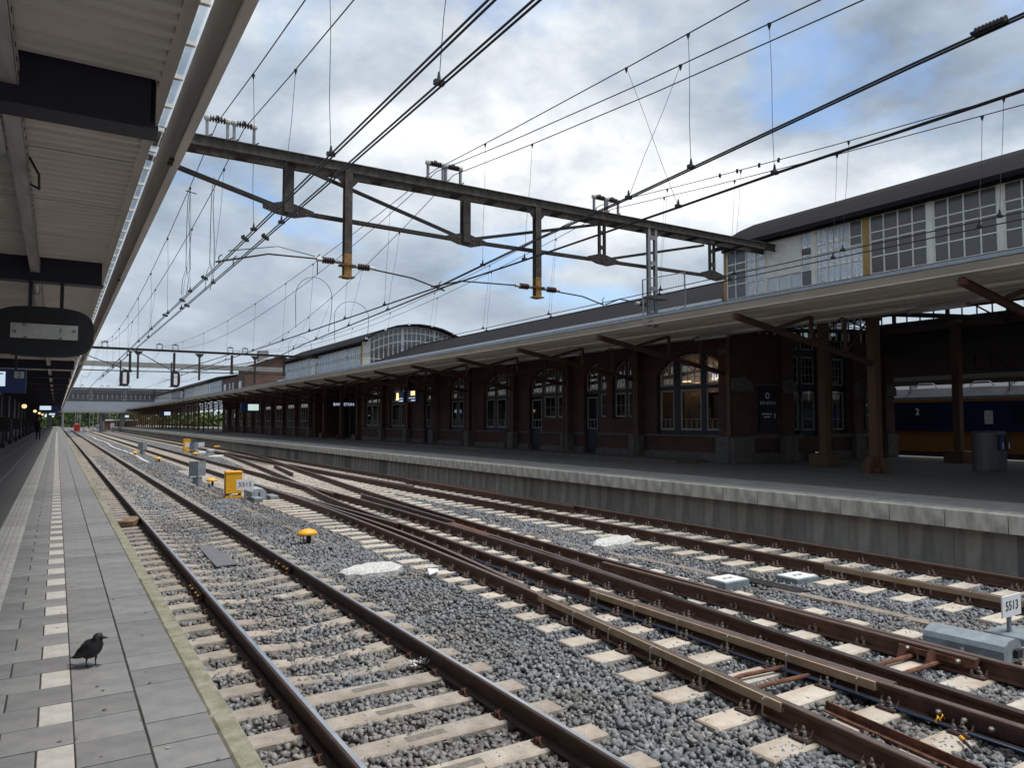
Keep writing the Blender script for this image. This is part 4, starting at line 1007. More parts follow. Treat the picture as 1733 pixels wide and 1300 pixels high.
# mesh screen on the right mast
T = thing('mesh_screen', 'framed wire mesh screen around the galvanised mast above the far canopy', 'screen', (14.6, G1-.3, Z(3)))
b = MB(); q = [(13.85, 3.96), (15.48, 4.35), (15.5, 3.34), (13.88, 2.7)]
for a_, c_ in zip(q, q[1:]+q[:1]): b.beam((a_[0], G1-.35, Z(a_[1])), (c_[0], G1-.35, Z(c_[1])), .03, .03, 'steellight')
part('screen_frame', b, T)
b = MB()
for i in range(26):
    t = i/25; xa = 13.87+t*1.62; b.beam((xa, G1-.35, Z(2.72+t*.63)), (xa, G1-.35, Z(3.95+t*.40)), .003, .003, 'steellight')
for i in range(18):
    t = i/17; b.beam((13.87, G1-.35, Z(2.72+t*1.23)), (15.49, G1-.35, Z(3.35+t*1.0)), .003, .003, 'steellight')
part('wire_mesh', b, T)['kind'] = 'stuff'
b = MB(); b.box(14.3, 15.0, G1-.2, G1+.1, Z(3.52), Z(3.60), 'stonegrey'); part('cross_plate', b, T)
# signals on second gantry
for k, x in enumerate((4.45, 8.12)):
    T = thing('oval_signal', ['left oval signal board with a white strip under the second portal', 'right oval signal board with a white strip under the second portal'][k], 'signal', (x, G2-.5, Z(3.4)), 'oval signals under the second portal')
    b = MB(); pl = []
    for i in range(24):
        t = 2*math.pi*i/24; ct, st = math.cos(t), math.sin(t)
        pl.append((x+.36*math.copysign(abs(ct)**.7, ct), Z(3.40)+.66*math.copysign(abs(st)**.55, st)))
    b.prism(pl, 'y', G2-.45, G2-.3, 'black'); part('oval_board', b, T)
    b = MB(); b.box(x-.12, x+.14, G2-.47, G2-.455, Z(2.95), Z(3.85), 'signwhite'); part('white_strip', b, T)
    b = MB(); b.box(x-.34, x-.24, G2-.3, G2-.2, Z(2.75), Z(4.8), 'steeldark'); b.box(x-.5, x+.3, G2-.3, G2-.25, Z(2.78), Z(2.82), 'steellight'); part('signal_mast', b, T)

# ================================================================ STATION BUILDING
FX = 20.3
B = thing('station_building', 'long red brick station building with arched windows under the far canopy', 'building', (FX, 36, 0))
WT = Z(4.15)       # wall top
def arc(y, ya, yb, zs, zt):
    c = (ya+yb)/2; h = (yb-ya)/2; t = min(1, abs((y-c)/h)); return zs + (zt-zs)*math.sqrt(max(0, 1-t*t*.93))
def wall_bay(mb, ya, yb, opens, k='brick'):
    """opens: (y0, y1, z sill, spring, top), wall in plane X=FX .. FX+.35"""
    y = ya
    for (o0, o1, zsill, zsp, ztp) in sorted(opens):
        if o0 > y+.001: mb.box(FX, FX+.35, y, o0, .92, WT, k)
        if zsill > .93: mb.box(FX, FX+.35, o0, o1, .92, zsill, k)
        n = 12
        for i in range(n):
            p, q = o0+(o1-o0)*i/n, o0+(o1-o0)*(i+1)/n
            za, zc = arc(p, o0, o1, zsp, ztp), arc(q, o0, o1, zsp, ztp)
            mb.add([(FX, p, za), (FX, q, zc), (FX, q, WT), (FX, p, WT), (FX+.2, p, za), (FX+.2, q, zc)], [(0,3,2,1), (0,1,5,4)], k)
        y = o1
    if y < yb: mb.box(FX, FX+.35, y, yb, .92, WT, k)
def window(y0, y1, z0, z1, nx, zrows, parent, gm='glassdark', arcp=None, xo=.16, sash=.05, bar=.018, pane_parts=True):
    """sash window in plane X=FX+xo with glazing bars; zrows = bar heights"""
    X = FX+xo; top = (lambda y: arc(y, *arcp)-.06) if arcp else (lambda y: z1)
    b = MB()
    b.box(X-.03, X+.03, y0, y0+sash, z0, min(top(y0+sash/2), z1) if not arcp else max(z0+.1, top(y0)), 'sash')
    b.box(X-.03, X+.03, y1-sash, y1, z0, max(z0+.1, top(y1)), 'sash')
    b.box(X-.04, X+.03, y0+sash, y1-sash, z0, z0+sash*1.3, 'sash')
    n = 8
    for i in range(n):
        p, q = y0+(y1-y0)*i/n, y0+(y1-y0)*(i+1)/n
        b.beam((X, p, top(p)-sash/2), (X, q, top(q)-sash/2), .06, sash, 'sash')
    for i in range(1, nx):
        y = y0+(y1-y0)*i/nx; b.box(X-.012, X+.012, y-bar/2, y+bar/2, z0+sash, top(y)-sash, 'sash')
    for zr in zrows:
        ys = [y for y in np.linspace(y0+sash, y1-sash, 25) if top(y) > zr+.03]
        if len(ys) > 1: b.box(X-.011, X+.011, ys[0], ys[-1], zr-bar/2, zr+bar/2, 'sash')
    w = part('window', b, parent, origin=(FX, (y0+y1)/2, z0))
    g = MB(); pts = [(y0+.02, z0+.02)] + [(y, top(y)-.02) for y in np.linspace(y0+.02, y1-.02, 9)] + [(y1-.02, z0+.02)]
    g.prism(pts, 'x', X-.003, X+.003, gm); part('glass_pane', g, w)
    return w
ZT = Z(1.27); ZS = Z(-.34)
openings = [
    # y0, y1, kind of each light: (y0, y1, 'w' window low sill, 'h' window high sill, 'd' door)
    (18.12, 21.80, [(18.21, 19.25, 'w'), (19.51, 20.58, 'w'), (20.93, 21.69, 'w')]),
    (23.02, 24.55, [(23.10, 23.62, 'h'), (23.80, 24.46, 'h')]),
    (24.93, 26.55, [(25.02, 25.43, 'h'), (25.64, 26.45, 'd')]),
    (27.85, 31.08, [(27.95, 28.72, 'h'), (28.90, 29.87, 'h'), (30.05, 30.99, 'd')]),
    (32.55, 35.72, [(32.65, 33.30, 'd'), (33.52, 34.45, 'w'), (34.70, 35.62, 'w')]),
    (37.45, 39.95, [(37.55, 38.15, 'd'), (38.32, 38.98, 'w'), (39.18, 39.85, 'w')]),
    (41.9, 43.6, [(42.6, 43.5, 'd')]),
    (46.1, 49.4, [(46.2, 47.6, 'w'), (47.92, 49.31, 'w')]),
    (50.9, 54.4, [(51.01, 52.0, 'w'), (52.15, 53.1, 'w'), (53.3, 54.3, 'w')]),
]
pils = [18.0-.12, 22.55, 27.35, 32.15, 36.95, 41.6, 45.7, 50.2]
wb = MB(); wall_bay(wb, 17.9, 54.9, [(o[0], o[1], (Z(.12) if all(l[2] == 'h' for l in o[2]) else .921), ZT+.08, Z(2.62)) for o in openings])
for o in openings:                                    # brick under high-silled lights beside doors
    hs = [l for l in o[2] if l[2] == 'h']
    if hs and len(hs) < len(o[2]): wb.box(FX+.05, FX+.35, min(h[0] for h in hs)-.05, max(h[1] for h in hs)+.05, .921, Z(.14), 'brick')
part('brick_wall', wb, B)
# lower brick panels, sill band and stone base, cut at the doors
doors = [(l[0]-.06, l[1]+.06) for o in openings for l in o[2] if l[2] == 'd']
segs = []; y = 17.9
for d0, d1 in sorted(doors): segs.append((y, d0)); y = d1
segs.append((y, 54.9))
for y0, y1 in segs:
    b = MB(); b.box(FX+.02, FX+.35, y0, y1, .34, .90, 'brick'); part('brick_panel', b, B)
    b = MB(); b.cbox(FX-.05, FX+.35, y0, y1, .90, 1.01 if False else .985, 'stonegrey', .02); part('sill_band', b, B)
    b = MB(); b.cbox(FX-.06, FX+.35, y0, y1, 0, .339, 'stonegrey', .02); part('stone_base', b, B)
for i, y in enumerate(pils):
    b = MB(); b.box(FX-.28, FX-.002, y-.02, y+.42, .95, WT, 'brick'); pl_ = part('pilaster', b, B)
    b = MB(); b.cbox(FX-.38, FX-.06, y-.10, y+.50, 0, .95, 'stonegrey', .06); part('pilaster_base', b, pl_)
    b = MB(); b.cbox(FX-.33, FX-.001, y-.05, y+.45, Z(1.0), Z(1.35), 'stonegrey', .04) if i == 99 else b.box(FX-.30, FX-.27, y+.0, y+.4, Z(2.4), Z(2.55), 'stonegrey'); part('stone_block', b, pl_)
for oi, (o0, o1, lights) in enumerate(openings):
    ap = (o0, o1, ZT+.08, Z(2.62)); X = FX+.16
    b = MB()
    b.box(X-.05, X+.05, o0, o1, ZT-.06, ZT+.09, 'navy')
    ls = sorted(lights)
    edges = [o0] + [v for l in ls for v in (l[0]-.01, l[1]+.01)] + [o1]
    for j in range(0, len(edges), 2):
        a_, c_ = edges[j], edges[j+1]
        if c_-a_ > .02:
            b.box(X-.045, X+.045, a_, c_, .92, ZT-.061, 'navy')
            b.box(X-.045, X+.045, a_, c_, ZT+.091, arc((a_+c_)/2, *ap)-.01, 'navy')
    n = 14
    for i in range(n):
        p, q = o0+(o1-o0)*i/n, o0+(o1-o0)*(i+1)/n
        b.beam((X+.02, p, arc(p, *ap)-.03), (X+.02, q, arc(q, *ap)-.03), .06, .08, 'navy')
    part('window_frame', b, B)
    for (a_, c_, kd) in ls:
        gmx = 'glassdark'
        window(a_, c_, ZT+.10, Z(2.5), 3 if c_-a_ > .6 else 2, [Z(1.9)], B, gmx, ap)
        if kd == 'w':
            window(a_, c_, ZS, ZT-.07, 1, [Z(.08)], B, gmx)
            for q in (1, 2) if c_-a_ < .9 else (1, 2, 3):
                b = MB(); yy = a_+(c_-a_)*q/(3 if c_-a_ < .9 else 4); b.box(X-.012, X+.012, yy-.01, yy+.01, ZS+.05, Z(.08), 'sash'); part('glazing_bar', b, B)
            b = MB(); b.box(X-.04, X+.05, a_, c_, .92, ZS-.002, 'navy'); part('bottom_panel', b, B)
        elif kd == 'h':
            window(a_, c_, Z(.18), ZT-.07, 2, [Z(.68)], B, gmx)
        else:
            b = MB(); b.cbox(X-.03, X+.03, a_, c_, .05, ZT-.15, 'navy', .004); b.box(X-.045, X-.031, a_+.1, c_-.1, .2, .9, 'navy')
            b.box(X-.05, X-.04, a_+.05, a_+.08, 1.0, 1.25, 'steellight')
            d = part('door', b, B)
            g = MB(); g.box(X-.036, X-.032, a_+.08, c_-.08, ZS+.02, ZT-.22, 'glassdark'); 
            for p0, p1, q0, q1 in ((a_+.06, a_+.10, ZS, ZT-.2), (c_-.10, c_-.06, ZS, ZT-.2), (a_+.10, c_-.10, ZS, ZS+.04), (a_+.10, c_-.10, ZT-.24, ZT-.2), (a_+.10, c_-.10, Z(.06), Z(.09)), ((2*a_+c_)/3, (2*a_+c_)/3+.02, ZS, Z(.06)), ((a_+2*c_)/3, (a_+2*c_)/3+.02, ZS, Z(.06))):
                g.box(X-.045, X-.037, p0, p1, q0, q1, 'sash')
            part('door_glass', g, d)
# interior: dim rooms, the first one warm
for (o0, o1, lights) in openings:
    for (a_, c_, kd) in lights:
        if kd == 'd': continue
        b = MB(); b.box(FX+.55, FX+.56, a_-.05, c_+.05, (ZS if kd == 'w' else Z(.1)), (ZT-.3 if (a_*7) % 2 > .8 else ZT-.75), 'curtain'); part('window_blind', b, B)
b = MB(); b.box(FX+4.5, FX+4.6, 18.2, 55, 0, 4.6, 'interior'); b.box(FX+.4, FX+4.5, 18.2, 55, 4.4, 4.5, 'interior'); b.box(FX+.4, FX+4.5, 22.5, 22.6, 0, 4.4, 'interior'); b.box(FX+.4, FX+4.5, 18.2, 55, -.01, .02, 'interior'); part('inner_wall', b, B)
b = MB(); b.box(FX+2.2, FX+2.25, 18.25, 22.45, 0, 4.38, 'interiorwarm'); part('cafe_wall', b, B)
for i, (y, z) in enumerate(((18.9, 3.05), (19.9, 3.15), (20.9, 3.0), (21.6, 3.1), (20.3, 2.9))):
    b = MB(); b.box(FX+1.7, FX+1.75, y, y+.55, z, z+.05, 'warmlamp'); part('cafe_lamp', b, B)
for (y0, y1) in ((18.4, 19.6), (20.0, 21.2), (21.5, 22.3)):
    b = MB(); b.box(FX+.9, FX+1.3, y0, y1, 4.30, 4.36, 'ceilinglamp'); part('cafe_lamp', b, B)
for k in range(7):
    b = MB(); b.box(FX+1.6, FX+1.9, 24+4.6*k, 24.9+4.6*k, 4.30, 4.36, 'dimfill'); part('room_fill', b, B)  # glowing panels added in the other rooms to lift the black windows
b = MB(); b.box(FX+1.2, FX+1.25, 19.55, 20.3, 1.5, 2.6, 'navy'); b.box(FX+1.2, FX+1.25, 18.3, 18.9, 1.2, 2.7, 'interior')
for i in range(7):
    b.beam((FX+1.19, 18.35+i*.08, 1.9), (FX+1.19, 18.75+i*.02, 2.6), .006, .006, 'sash'); b.beam((FX+1.19, 18.85-i*.08, 1.9), (FX+1.19, 18.4, 2.5-i*.03), .006, .006, 'sash')
part('cafe_screen', b, B)
b = MB(); b.prism([(FX+1.1, 1.2), (FX+1.4, 1.2), (FX+1.3, 1.55)], 'y', 18.9, 18.92, 'sash') if False else None
put_text('cafe_neon', 'BAR B', .34, 'neon', (FX+.40, 19.22, Z(1.62)), B, FACE_MX, .006, 'LEFT', .006)

# return wall facing the passage
RY = 17.9
b = MB()
for (x0, x1, z0, z1) in ((FX+.36, 23.45, .92, 5.2), (25.05, 26.0, .92, 5.2), (26.95, 29.9, .92, 5.2), (23.45, 25.05, Z(3.9), 5.2), (26.0, 26.95, Z(3.9), 5.2), (23.45, 25.05, .35, .92), (26.0, 26.95, .35, .92)):
    b.box(x0, x1, RY, RY+.35, z0, z1, 'brick')
for x0, x1 in ((FX+.36, 24.1), (25.05, 29.9)): b.box(x0, x1, RY+.02, RY+.35, .34, .919, 'brick')
part('brick_wall', b, B)
for x0, x1 in ((FX+.0, 24.1), (25.05, 29.9)):
    b = MB(); b.cbox(x0, x1, RY-.06, RY-.001, .86, 1.0, 'stonegrey', .02); part('sill_band', b, B)
    b = MB(); b.cbox(x0, x1, RY-.08, RY+.0, 0, .34, 'stonegrey', .02); part('stone_base', b, B)
for x0, x1 in ((FX-.25, 21.0), (22.75, 23.4), (27.1, 27.6), (29.3, 29.9)):
    b = MB(); b.box(x0, x1, RY-.2, RY-.01, 1.0, 5.2, 'brick'); p_ = part('pilaster', b, B)
    b = MB(); b.prism([(x0-.05, Z(1.05)), (x1+.05, Z(1.05)), (x1+.05, Z(1.35)), ((x0+x1)/2+.1, Z(1.58)), (x0-.05, Z(1.5))], 'y', RY-.28, RY-.201, 'stonegrey'); part('stone_block', b, p_)
    b = MB(); b.cbox(x0-.06, x1+.06, RY-.30, RY-.085, 0, .95, 'stonegrey', .05); part('pilaster_base', b, p_)
b = MB(); b.cbox(21.4, 23.4, RY-.07, RY-.002, Z(1.31), Z(1.37), 'stonegrey', .01); part('stone_ledge', b, B)
def rwin(x0, x1, z0, z1, nx, rows):
    b = MB(); Y = RY+.12; s = .045
    b.box(x0, x0+s, Y-.03, Y+.03, z0, z1, 'sash'); b.box(x1-s, x1, Y-.03, Y+.03, z0, z1, 'sash'); b.box(x0+s, x1-s, Y-.03, Y+.03, z0, z0+s, 'sash'); b.box(x0+s, x1-s, Y-.03, Y+.03, z1-s, z1, 'sash')
    for i in range(1, nx): x = x0+(x1-x0)*i/nx; b.box(x-.009, x+.009, Y-.012, Y+.012, z0+s, z1-s, 'sash')
    for z in rows: b.box(x0+s, x1-s, Y-.011, Y+.011, z-.009, z+.009, 'sash')
    w = part('window', b, B); g = MB(); g.box(x0+.02, x1-.02, Y-.003, Y+.003, z0+.02, z1-.02, 'glassdark'); part('glass_pane', g, w)
for x0, x1, nx in ((23.54, 24.02, 2), (24.22, 24.97, 3)):
    rwin(x0, x1, Z(1.42), Z(2.48), nx, [Z(1.78), Z(2.1)]); rwin(x0, x1, Z(-.34), Z(1.15), 1, [Z(.08)]); rwin(x0, x1, Z(2.75), Z(3.8), nx, [Z(3.2)])
rwin(26.1, 26.82, Z(1.42), Z(2.48), 3, [Z(1.78), Z(2.1)]); rwin(26.1, 26.82, Z(-.34), Z(1.15), 2, [Z(.08)]); rwin(26.1, 26.82, Z(2.75), Z(3.8), 3, [Z(3.2)])
b = MB()
for x0, x1 in ((23.45, 25.05), (26.0, 26.95)):
    for z0, z1 in ((Z(1.17), Z(1.40)), (Z(2.50), Z(2.73)), (Z(3.82), Z(3.9))): b.box(x0, x1, RY+.07, RY+.17, z0, z1, 'navy')
for x in (23.45, 24.04, 24.98, 25.99, 26.84): b.box(x, x+(.09 if x < 24 or x > 24.9 else .16), RY+.071, RY+.171, .35, Z(3.9), 'navy')
b.box(24.2, 24.97, RY+.08, RY+.16, .05, Z(-.35), 'navy')
part('window_frame', b, B)
b = MB(); b.box(23.4, 27.0, RY+1.9, RY+1.95, 0, 5, 'interiorwarm'); part('inner_wall', b, B)
# posters
for k, x in enumerate((22.1, 28.55)):
    T = thing('bar_poster', ['tall dark poster with white lettering left of the door in the passage', 'tall dark poster half hidden behind the near ochre column'][k], 'poster', (x, RY-.06, 1.1), 'dark posters on the passage wall')
    b = MB(); b.box(x-.48, x+.48, RY-.05, RY-.01, Z(-.37), Z(1.29), 'navy'); part('poster_board', b, T)
    put_text('poster_emblem', 'O', .30, 'letter', (x-.02, RY-.055, Z(.92)), T, FACE_MY, .002, 'CENTER', .012)
    put_text('poster_title', 'BAR BETON', .165, 'letter', (x, RY-.055, Z(.66)), T, FACE_MY, .002)
    for q, (u0, u1, zz) in enumerate(((-.34, .20, .24), (-.24, .12, .13))):
        b = MB(); b.box(x+u0, x+u1, RY-.055, RY-.051, Z(zz), Z(zz)+.045, 'letter'); part('poster_line', b, T)
    b = MB(); b.tube([(x+.36, RY-.055, Z(.10)), (x+.36, RY-.055, Z(.30))], .028, 'letter', 6); part('poster_emblem', b, T)

# recess with glass front and second half of the building
b = MB(); b.box(FX+3, FX+3.1, 54.9, 67.5, 0, 4.7, 'black'); b.box(FX, FX+3, 54.9, 55.2, 0, 4.7, 'brick'); b.box(FX, FX+3, 67.3, 67.6, 0, 4.7, 'brick'); part('recess_wall', b, B)
for y in (56.5, 59.0, 61.5, 64, 66.2):
    b = MB(); b.box(FX+2.9, FX+2.98, y-.05, y+.05, 0, 4.5, 'steellight'); part('mullion', b, B)
b = MB(); b.box(20.6, 23.2, 64.0, 64.15, Z(1.2), Z(1.8), 'navy'); part('fascia_sign', b, B)
put_text('fascia_lettering', 'BAR BETON', .36, 'neondim', (21.9, 63.97, Z(1.5)), B, FACE_MY, .01, 'CENTER', .004)
b = MB(); b.box(FX, FX+.35, 67.6, 112, 0, 4.75, 'brick'); part('brick_wall', b, B)
for k in range(9):
    y = 69.5+4.75*k
    b = MB(); b.box(FX-.03, FX-.001, y, y+2.2, .9, Z(2.2), 'glassdark'); 
    for j in range(4): b.box(FX-.05, FX-.031, y+j*.72, y+j*.72+.06, .9, Z(2.2), 'sash')
    b.box(FX-.05, FX-.031, y, y+2.2, ZT, ZT+.06, 'sash'); b.box(FX-.05, FX-.031, y, y+2.2, Z(.0), Z(.06), 'sash'); b.box(FX-.05, FX-.031, y, y+2.2, .85, .9, 'sash')
    part('window', b, B)
    b = MB(); b.box(FX-.3, FX, y-1.4, y-1.0, 0, 4.75, 'brick'); b.box(FX-.38, FX+0, y-1.5, y-.9, 0, .95, 'stonegrey'); part('pilaster', b, B)

# ---- clerestory boxes above the canopy ------------------------------
CX0, CX1 = 20.0, 29.2
ARCP = [(19.55, 5.95), (20.05, 6.28), (20.8, 6.72), (21.6, 7.08), (22.6, 7.42), (23.6, 7.60), (24.6, 7.66), (25.6, 7.60), (26.6, 7.42), (27.6, 7.08), (28.4, 6.72), (29.15, 6.28), (29.65, 5.95)]
def barrel(y0, y1, parent):
    b = MB(); n = len(ARCP)
    outer = [(x, Z(z)+.14) for x, z in ARCP]; inner = [(x, Z(z)) for x, z in ARCP]
    b.prism(outer+inner[::-1], 'y', y0, y1, 'rooffelt'); return part('barrel_roof', b, parent)
def vault_z(x): return float(np.interp(x, [p[0] for p in ARCP], [p[1] for p in ARCP]))
C1 = thing('clerestory', 'glazed upper storey with cream bars and dark barrel roof above the near far-canopy end', 'rooftop glazing', (CX0, 10, Z(4)))
barrel(-4, 17.95, C1)
ZR = [3.3, 3.55, 4.12, 4.27+.48, 5.20, 5.46, 5.94]
rowsz = [(3.77, 4.25), (4.27, 4.74), (4.76, 5.20), (5.22, 5.46), (5.48, 5.94)]
vb = [17.82, 17.4, 16.94, 16.54, 16.14]                       # first glazed field
fields = [([17.78, 17.40, 16.95, 16.54, 16.16], 'hammer', 'glasscl'), ([16.10, 15.65, 15.2, 14.75, 14.36], 'board', None), ([14.22, 13.84, 13.44, 13.06, 12.66], 'hammer', None),
          ([12.42, 12.01, 11.59, 11.18, 10.78], 'glasscl', None), ([10.60, 10.22, 9.83, 9.42, 9.02], 'glasscl', None), ([8.86, 8.46, 8.06, 7.66, 7.26], 'glasscl', None), ([7.10, 6.7, 6.3, 5.9, 5.5], 'glasscl', None), ([5.34, 4.9, 4.5, 4.1, 3.7], 'glasscl', None)]
for fi, (ys, kd, k2) in enumerate(fields):
    b = MB(); s = .035
    for j, y in enumerate(ys): b.box(CX0-.03, CX0+.03, y-s/2*(1.6 if j in (0, 4) else 1), y+s/2*(1.6 if j in (0, 4) else 1), Z(3.2), Z(5.95), 'cream')
    for (z0, z1) in rowsz: b.box(CX0-.025, CX0+.025, ys[-1], ys[0], Z(z1)-.005, Z(z1)+.035, 'cream')
    fr = part('window_frame', b, C1, origin=(CX0, ys[2], Z(4)))
    for r, (z0, z1) in enumerate(rowsz):
        for j in range(4):
            if kd == 'board' and r > 1 and j < 3: continue
            ya, yc = ys[j+1]+.018, ys[j]-.018
            gk = kd if kd != 'board' else 'hammer'
            if fi == 0 and j < 2: gk = 'glasscl'
            if fi == 2 and j == 3 and r > 2: gk = 'glasscl'
            if fi == 1 and j == 3 and r in (1, 3): gk = 'glasscl'
            g = MB(); g.box(CX0-.004, CX0+.004, ya, yc, Z(z0)+.03, Z(z1)-.006, gk); put_o = part('glass_pane', g, fr, origin=(CX0, ya, Z(z0)))
    if kd == 'board':
        b = MB(); b.box(CX0-.045, CX0-.03, 14.77, 16.08, Z(4.75), Z(5.93), 'cream'); part('white_board', b, fr)
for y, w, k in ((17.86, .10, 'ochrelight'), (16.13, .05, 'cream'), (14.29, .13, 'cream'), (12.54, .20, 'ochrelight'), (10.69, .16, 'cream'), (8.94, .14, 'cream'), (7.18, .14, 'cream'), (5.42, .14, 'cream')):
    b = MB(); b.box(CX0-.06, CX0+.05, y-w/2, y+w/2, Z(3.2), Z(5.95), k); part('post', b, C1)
b = MB(); b.box(CX0-.12, CX0+.06, -4, 17.95, Z(5.95), Z(6.05), 'steeldark'); part('eave_beam', b, C1)
# inner timber, back wall with low strip of windows, glazed end
b = MB(); b.box(28.4, 28.5, -4, 17.9, Z(4.22), Z(6.6), 'steeldark'); b.box(28.4, 28.5, -4, 17.9, Z(3.70), Z(3.92), 'steeldark'); b.box(20.5, 29.6, -4, -3.9, 3, Z(7.4), 'steeldark'); part('back_wall', b, C1)
y = -3; 
while y < 17.5:
    b = MB(); b.box(28.42, 28.48, y-.015, y+.015, Z(3.92), Z(4.22), 'steeldark') if int(y/.52) % 4 else b.box(28.40, 28.5, y-.06, y+.06, Z(3.92), Z(4.22), 'steeldark'); part('strip_bar', b, C1); y += .52
b = MB(); b.box(28.446, 28.454, -3, 17.5, Z(3.93), Z(4.21), 'glassclear'); part('strip_glass', b, C1)
def end_glazing(Y, parent, x0=20.06, x1=28.3, zb=3.2, mk='cream', gk='glassclear', fat=1.0):
    b = MB()
    xs = np.linspace(x0, x1, 21)
    for i, x in enumerate(xs):
        w = (.12 if i % 7 == 0 else .04)*fat
        b.box(x-w/2, x+w/2, Y-.03, Y+.03, Z(zb), Z(vault_z(x))-.03, mk)
    for f in (.0, .35, .8):
        for i in range(len(ARCP)-1):
            (xa, za), (xb_, zb_) = ARCP[i], ARCP[i+1]
            if xa < x0-.3 or xb_ > x1+.6: continue
            b.beam((xa, Y, Z(za-f*1.4)-.04), (xb_, Y, Z(zb_-f*1.4)-.04), .04, .045*fat, mk)
    for z in (3.8, 4.35, 4.9): b.box(x0, x1, Y-.022, Y+.022, Z(z)-.018*fat, Z(z)+.018*fat, mk)
    fr = part('end_window', b, parent, origin=(x0, Y, Z(4)))
    g = MB(); g.prism([(x0, Z(zb))]+[(x, Z(vault_z(x))-.02) for x in xs]+[(x1, Z(zb))], 'y', Y-.004, Y+.004, gk); part('glass_pane', g, fr)
    return fr
end_glazing(17.85, C1)
b = MB()
for (x, y, z) in ((20.2, 17.4, 6.25),): b.box(x-.12, x+.05, y-.16, y+.16, Z(z)-.03, Z(z)+.12, 'signwhite'); b.box(x-.02, x+.05, y-.03, y+.03, Z(z)-.15, Z(z)-.03, 'steellight')
part('floodlight', b, C1)

C2 = thing('clerestory', 'farther glazed upper storey with an arched white-barred end window above the far canopy', 'rooftop glazing', (CX0, 60, Z(4)))
barrel(53.6, 76.6, C2)
end_glazing(54.4, C2, 20.6, 28.6, 3.0, 'signwhite', 'glasscl', 2.0)
b = MB(); b.box(20.02, 20.58, 54.36, 54.44, Z(3.0), Z(6.2), 'cream'); part('white_board', b, C2)
b = MB(); b.box(19.94, 20.02, 54.3, 54.5, Z(3), Z(5.9), 'ochrelight'); part('post', b, C2)
for k in range(4):
    y0 = 54.6+k*5.5
    b = MB()
    for j in range(13):
        w = .05 if j % 4 else .16; y = y0+j*.45; b.box(19.97, 20.03, y-w/2, y+w/2, Z(3), Z(5.9), 'signwhite' if w < .1 or k % 2 else 'cream')
    for z in (4.0, 4.7, 5.2, 5.85): b.box(19.975, 20.025, y0, y0+5.4, Z(z)-.02, Z(z)+.02, 'signwhite')
    fr = part('window_frame', b, C2); g = MB(); g.box(19.996, 20.004, y0, y0+5.4, Z(3), Z(5.9), 'hammer'); part('glass_pane', g, fr)
b = MB(); b.box(19.86, 20.06, 54.6, 76.6, Z(5.87), Z(6.2), 'steeldark'); part('eave_beam', b, C2)
b = MB(); b.box(19.93, 19.96, 66.2, 67.2, Z(4.1), Z(5.3), 'cream'); part('white_board', b, C2)
b = MB(); b.box(28.4, 28.5, 54.4, 76.6, Z(2.8), Z(6.6), 'steeldark'); b.box(20.2, 28.4, 76.4, 76.5, Z(2.8), Z(6.0), 'steeldark'); part('back_wall', b, C2)
b = MB()
for y in (54.0,):
    for (x, z) in ARCP[1:-1:2]: b.box(x-.08, x+.08, 53.5, 53.6, Z(z)+.02, Z(z)+.16, 'signwhite')
part('rim_lamp', b, C2)
# dark pitched roofs between the boxes
def pitched(y0, y1, label):
    T = thing('pitched_roof', label, 'roof', (18, y0, 5), 'dark pitched roofs behind the canopy gutter')
    b = MB(); b.prism([(19.9, Z(4.16)), (20.0, Z(4.29)), (24.6, Z(6.08)), (29.2, Z(4.29)), (29.2, Z(4.16))], 'y', y0, y1, 'rooffelt'); part('roof_slope', b, T)
    b = MB(); b.box(19.89, 19.96, y0, y1, Z(4.24), Z(4.35), 'signwhite'); part('white_eave', b, T)
    b = MB(); b.tube([(24.6, y0, Z(6.09)), (24.6, y1, Z(6.09))], .05, 'rooffelt', 6); part('ridge_roll', b, T)
pitched(18.0, 54.2, 'long dark felt roof between the two glazed upper storeys')
pitched(76.7, 79.5, 'short piece of dark roof behind the brick gable house')
# brick gable house and third glazed part
T = thing('brick_house', 'brown brick gable house with chimney rising above the far canopy', 'house', (20, 88, 4))
b = MB(); b.prism([(20, 4), (28, 4), (28, Z(6.9)), (24, Z(8.35)), (20, Z(6.9))], 'y', 96, 100, 'brick2'); part('gable_wall', b, T)
b = MB(); b.prism([(19.5, Z(6.74)), (24, Z(8.37)), (28.5, Z(6.74)), (28.5, Z(6.94)), (24, Z(8.60)), (19.5, Z(6.94))], 'y', 95.7, 100.3, 'rooffelt'); part('roof', b, T)
b = MB(); b.prism([(19.5, Z(6.70)), (24, Z(8.33)), (24, Z(8.58)), (19.5, Z(6.92))], 'y', 95.5, 95.69, 'signwhite'); part('white_barge_board', b, T)
b = MB(); b.box(21.9, 23.1, 97, 98.2, Z(7), Z(9.1), 'concretepale'); part('chimney', b, T)
b = MB(); b.box(20, 21, 100.31, 111, 4, Z(6.0), 'brick2'); part('brick_wing', b, T)
for y in (98.6, 103.0, 105.3, 108.6):
    b = MB(); w = .8 if y in (98.6, 108.6) else .35; b.box(19.93, 19.99, y-w, y+w, Z(3.4), Z(5.2), 'signwhite'); b.box(19.91, 19.925, y-w+.2, y+w-.2, Z(3.6), Z(5.0), 'glasscl'); part('window', b, T)
b = MB(); b.prism([(19.7, Z(6.0)), (23, Z(6.9)), (26, Z(6.0))], 'y', 100.4, 126, 'rooffelt'); part('roof', b, T)
C3 = thing('clerestory', 'small far glazed upper storey with white boards beside the footbridge', 'rooftop glazing', (20, 150, 5))
b = MB(); b.prism([(19.5, Z(6.0)), (22, Z(7.2)), (25, Z(7.7)), (28, Z(7.2)), (30, Z(6.0))], 'y', 126, 196, 'rooffelt'); part('barrel_roof', b, C3)
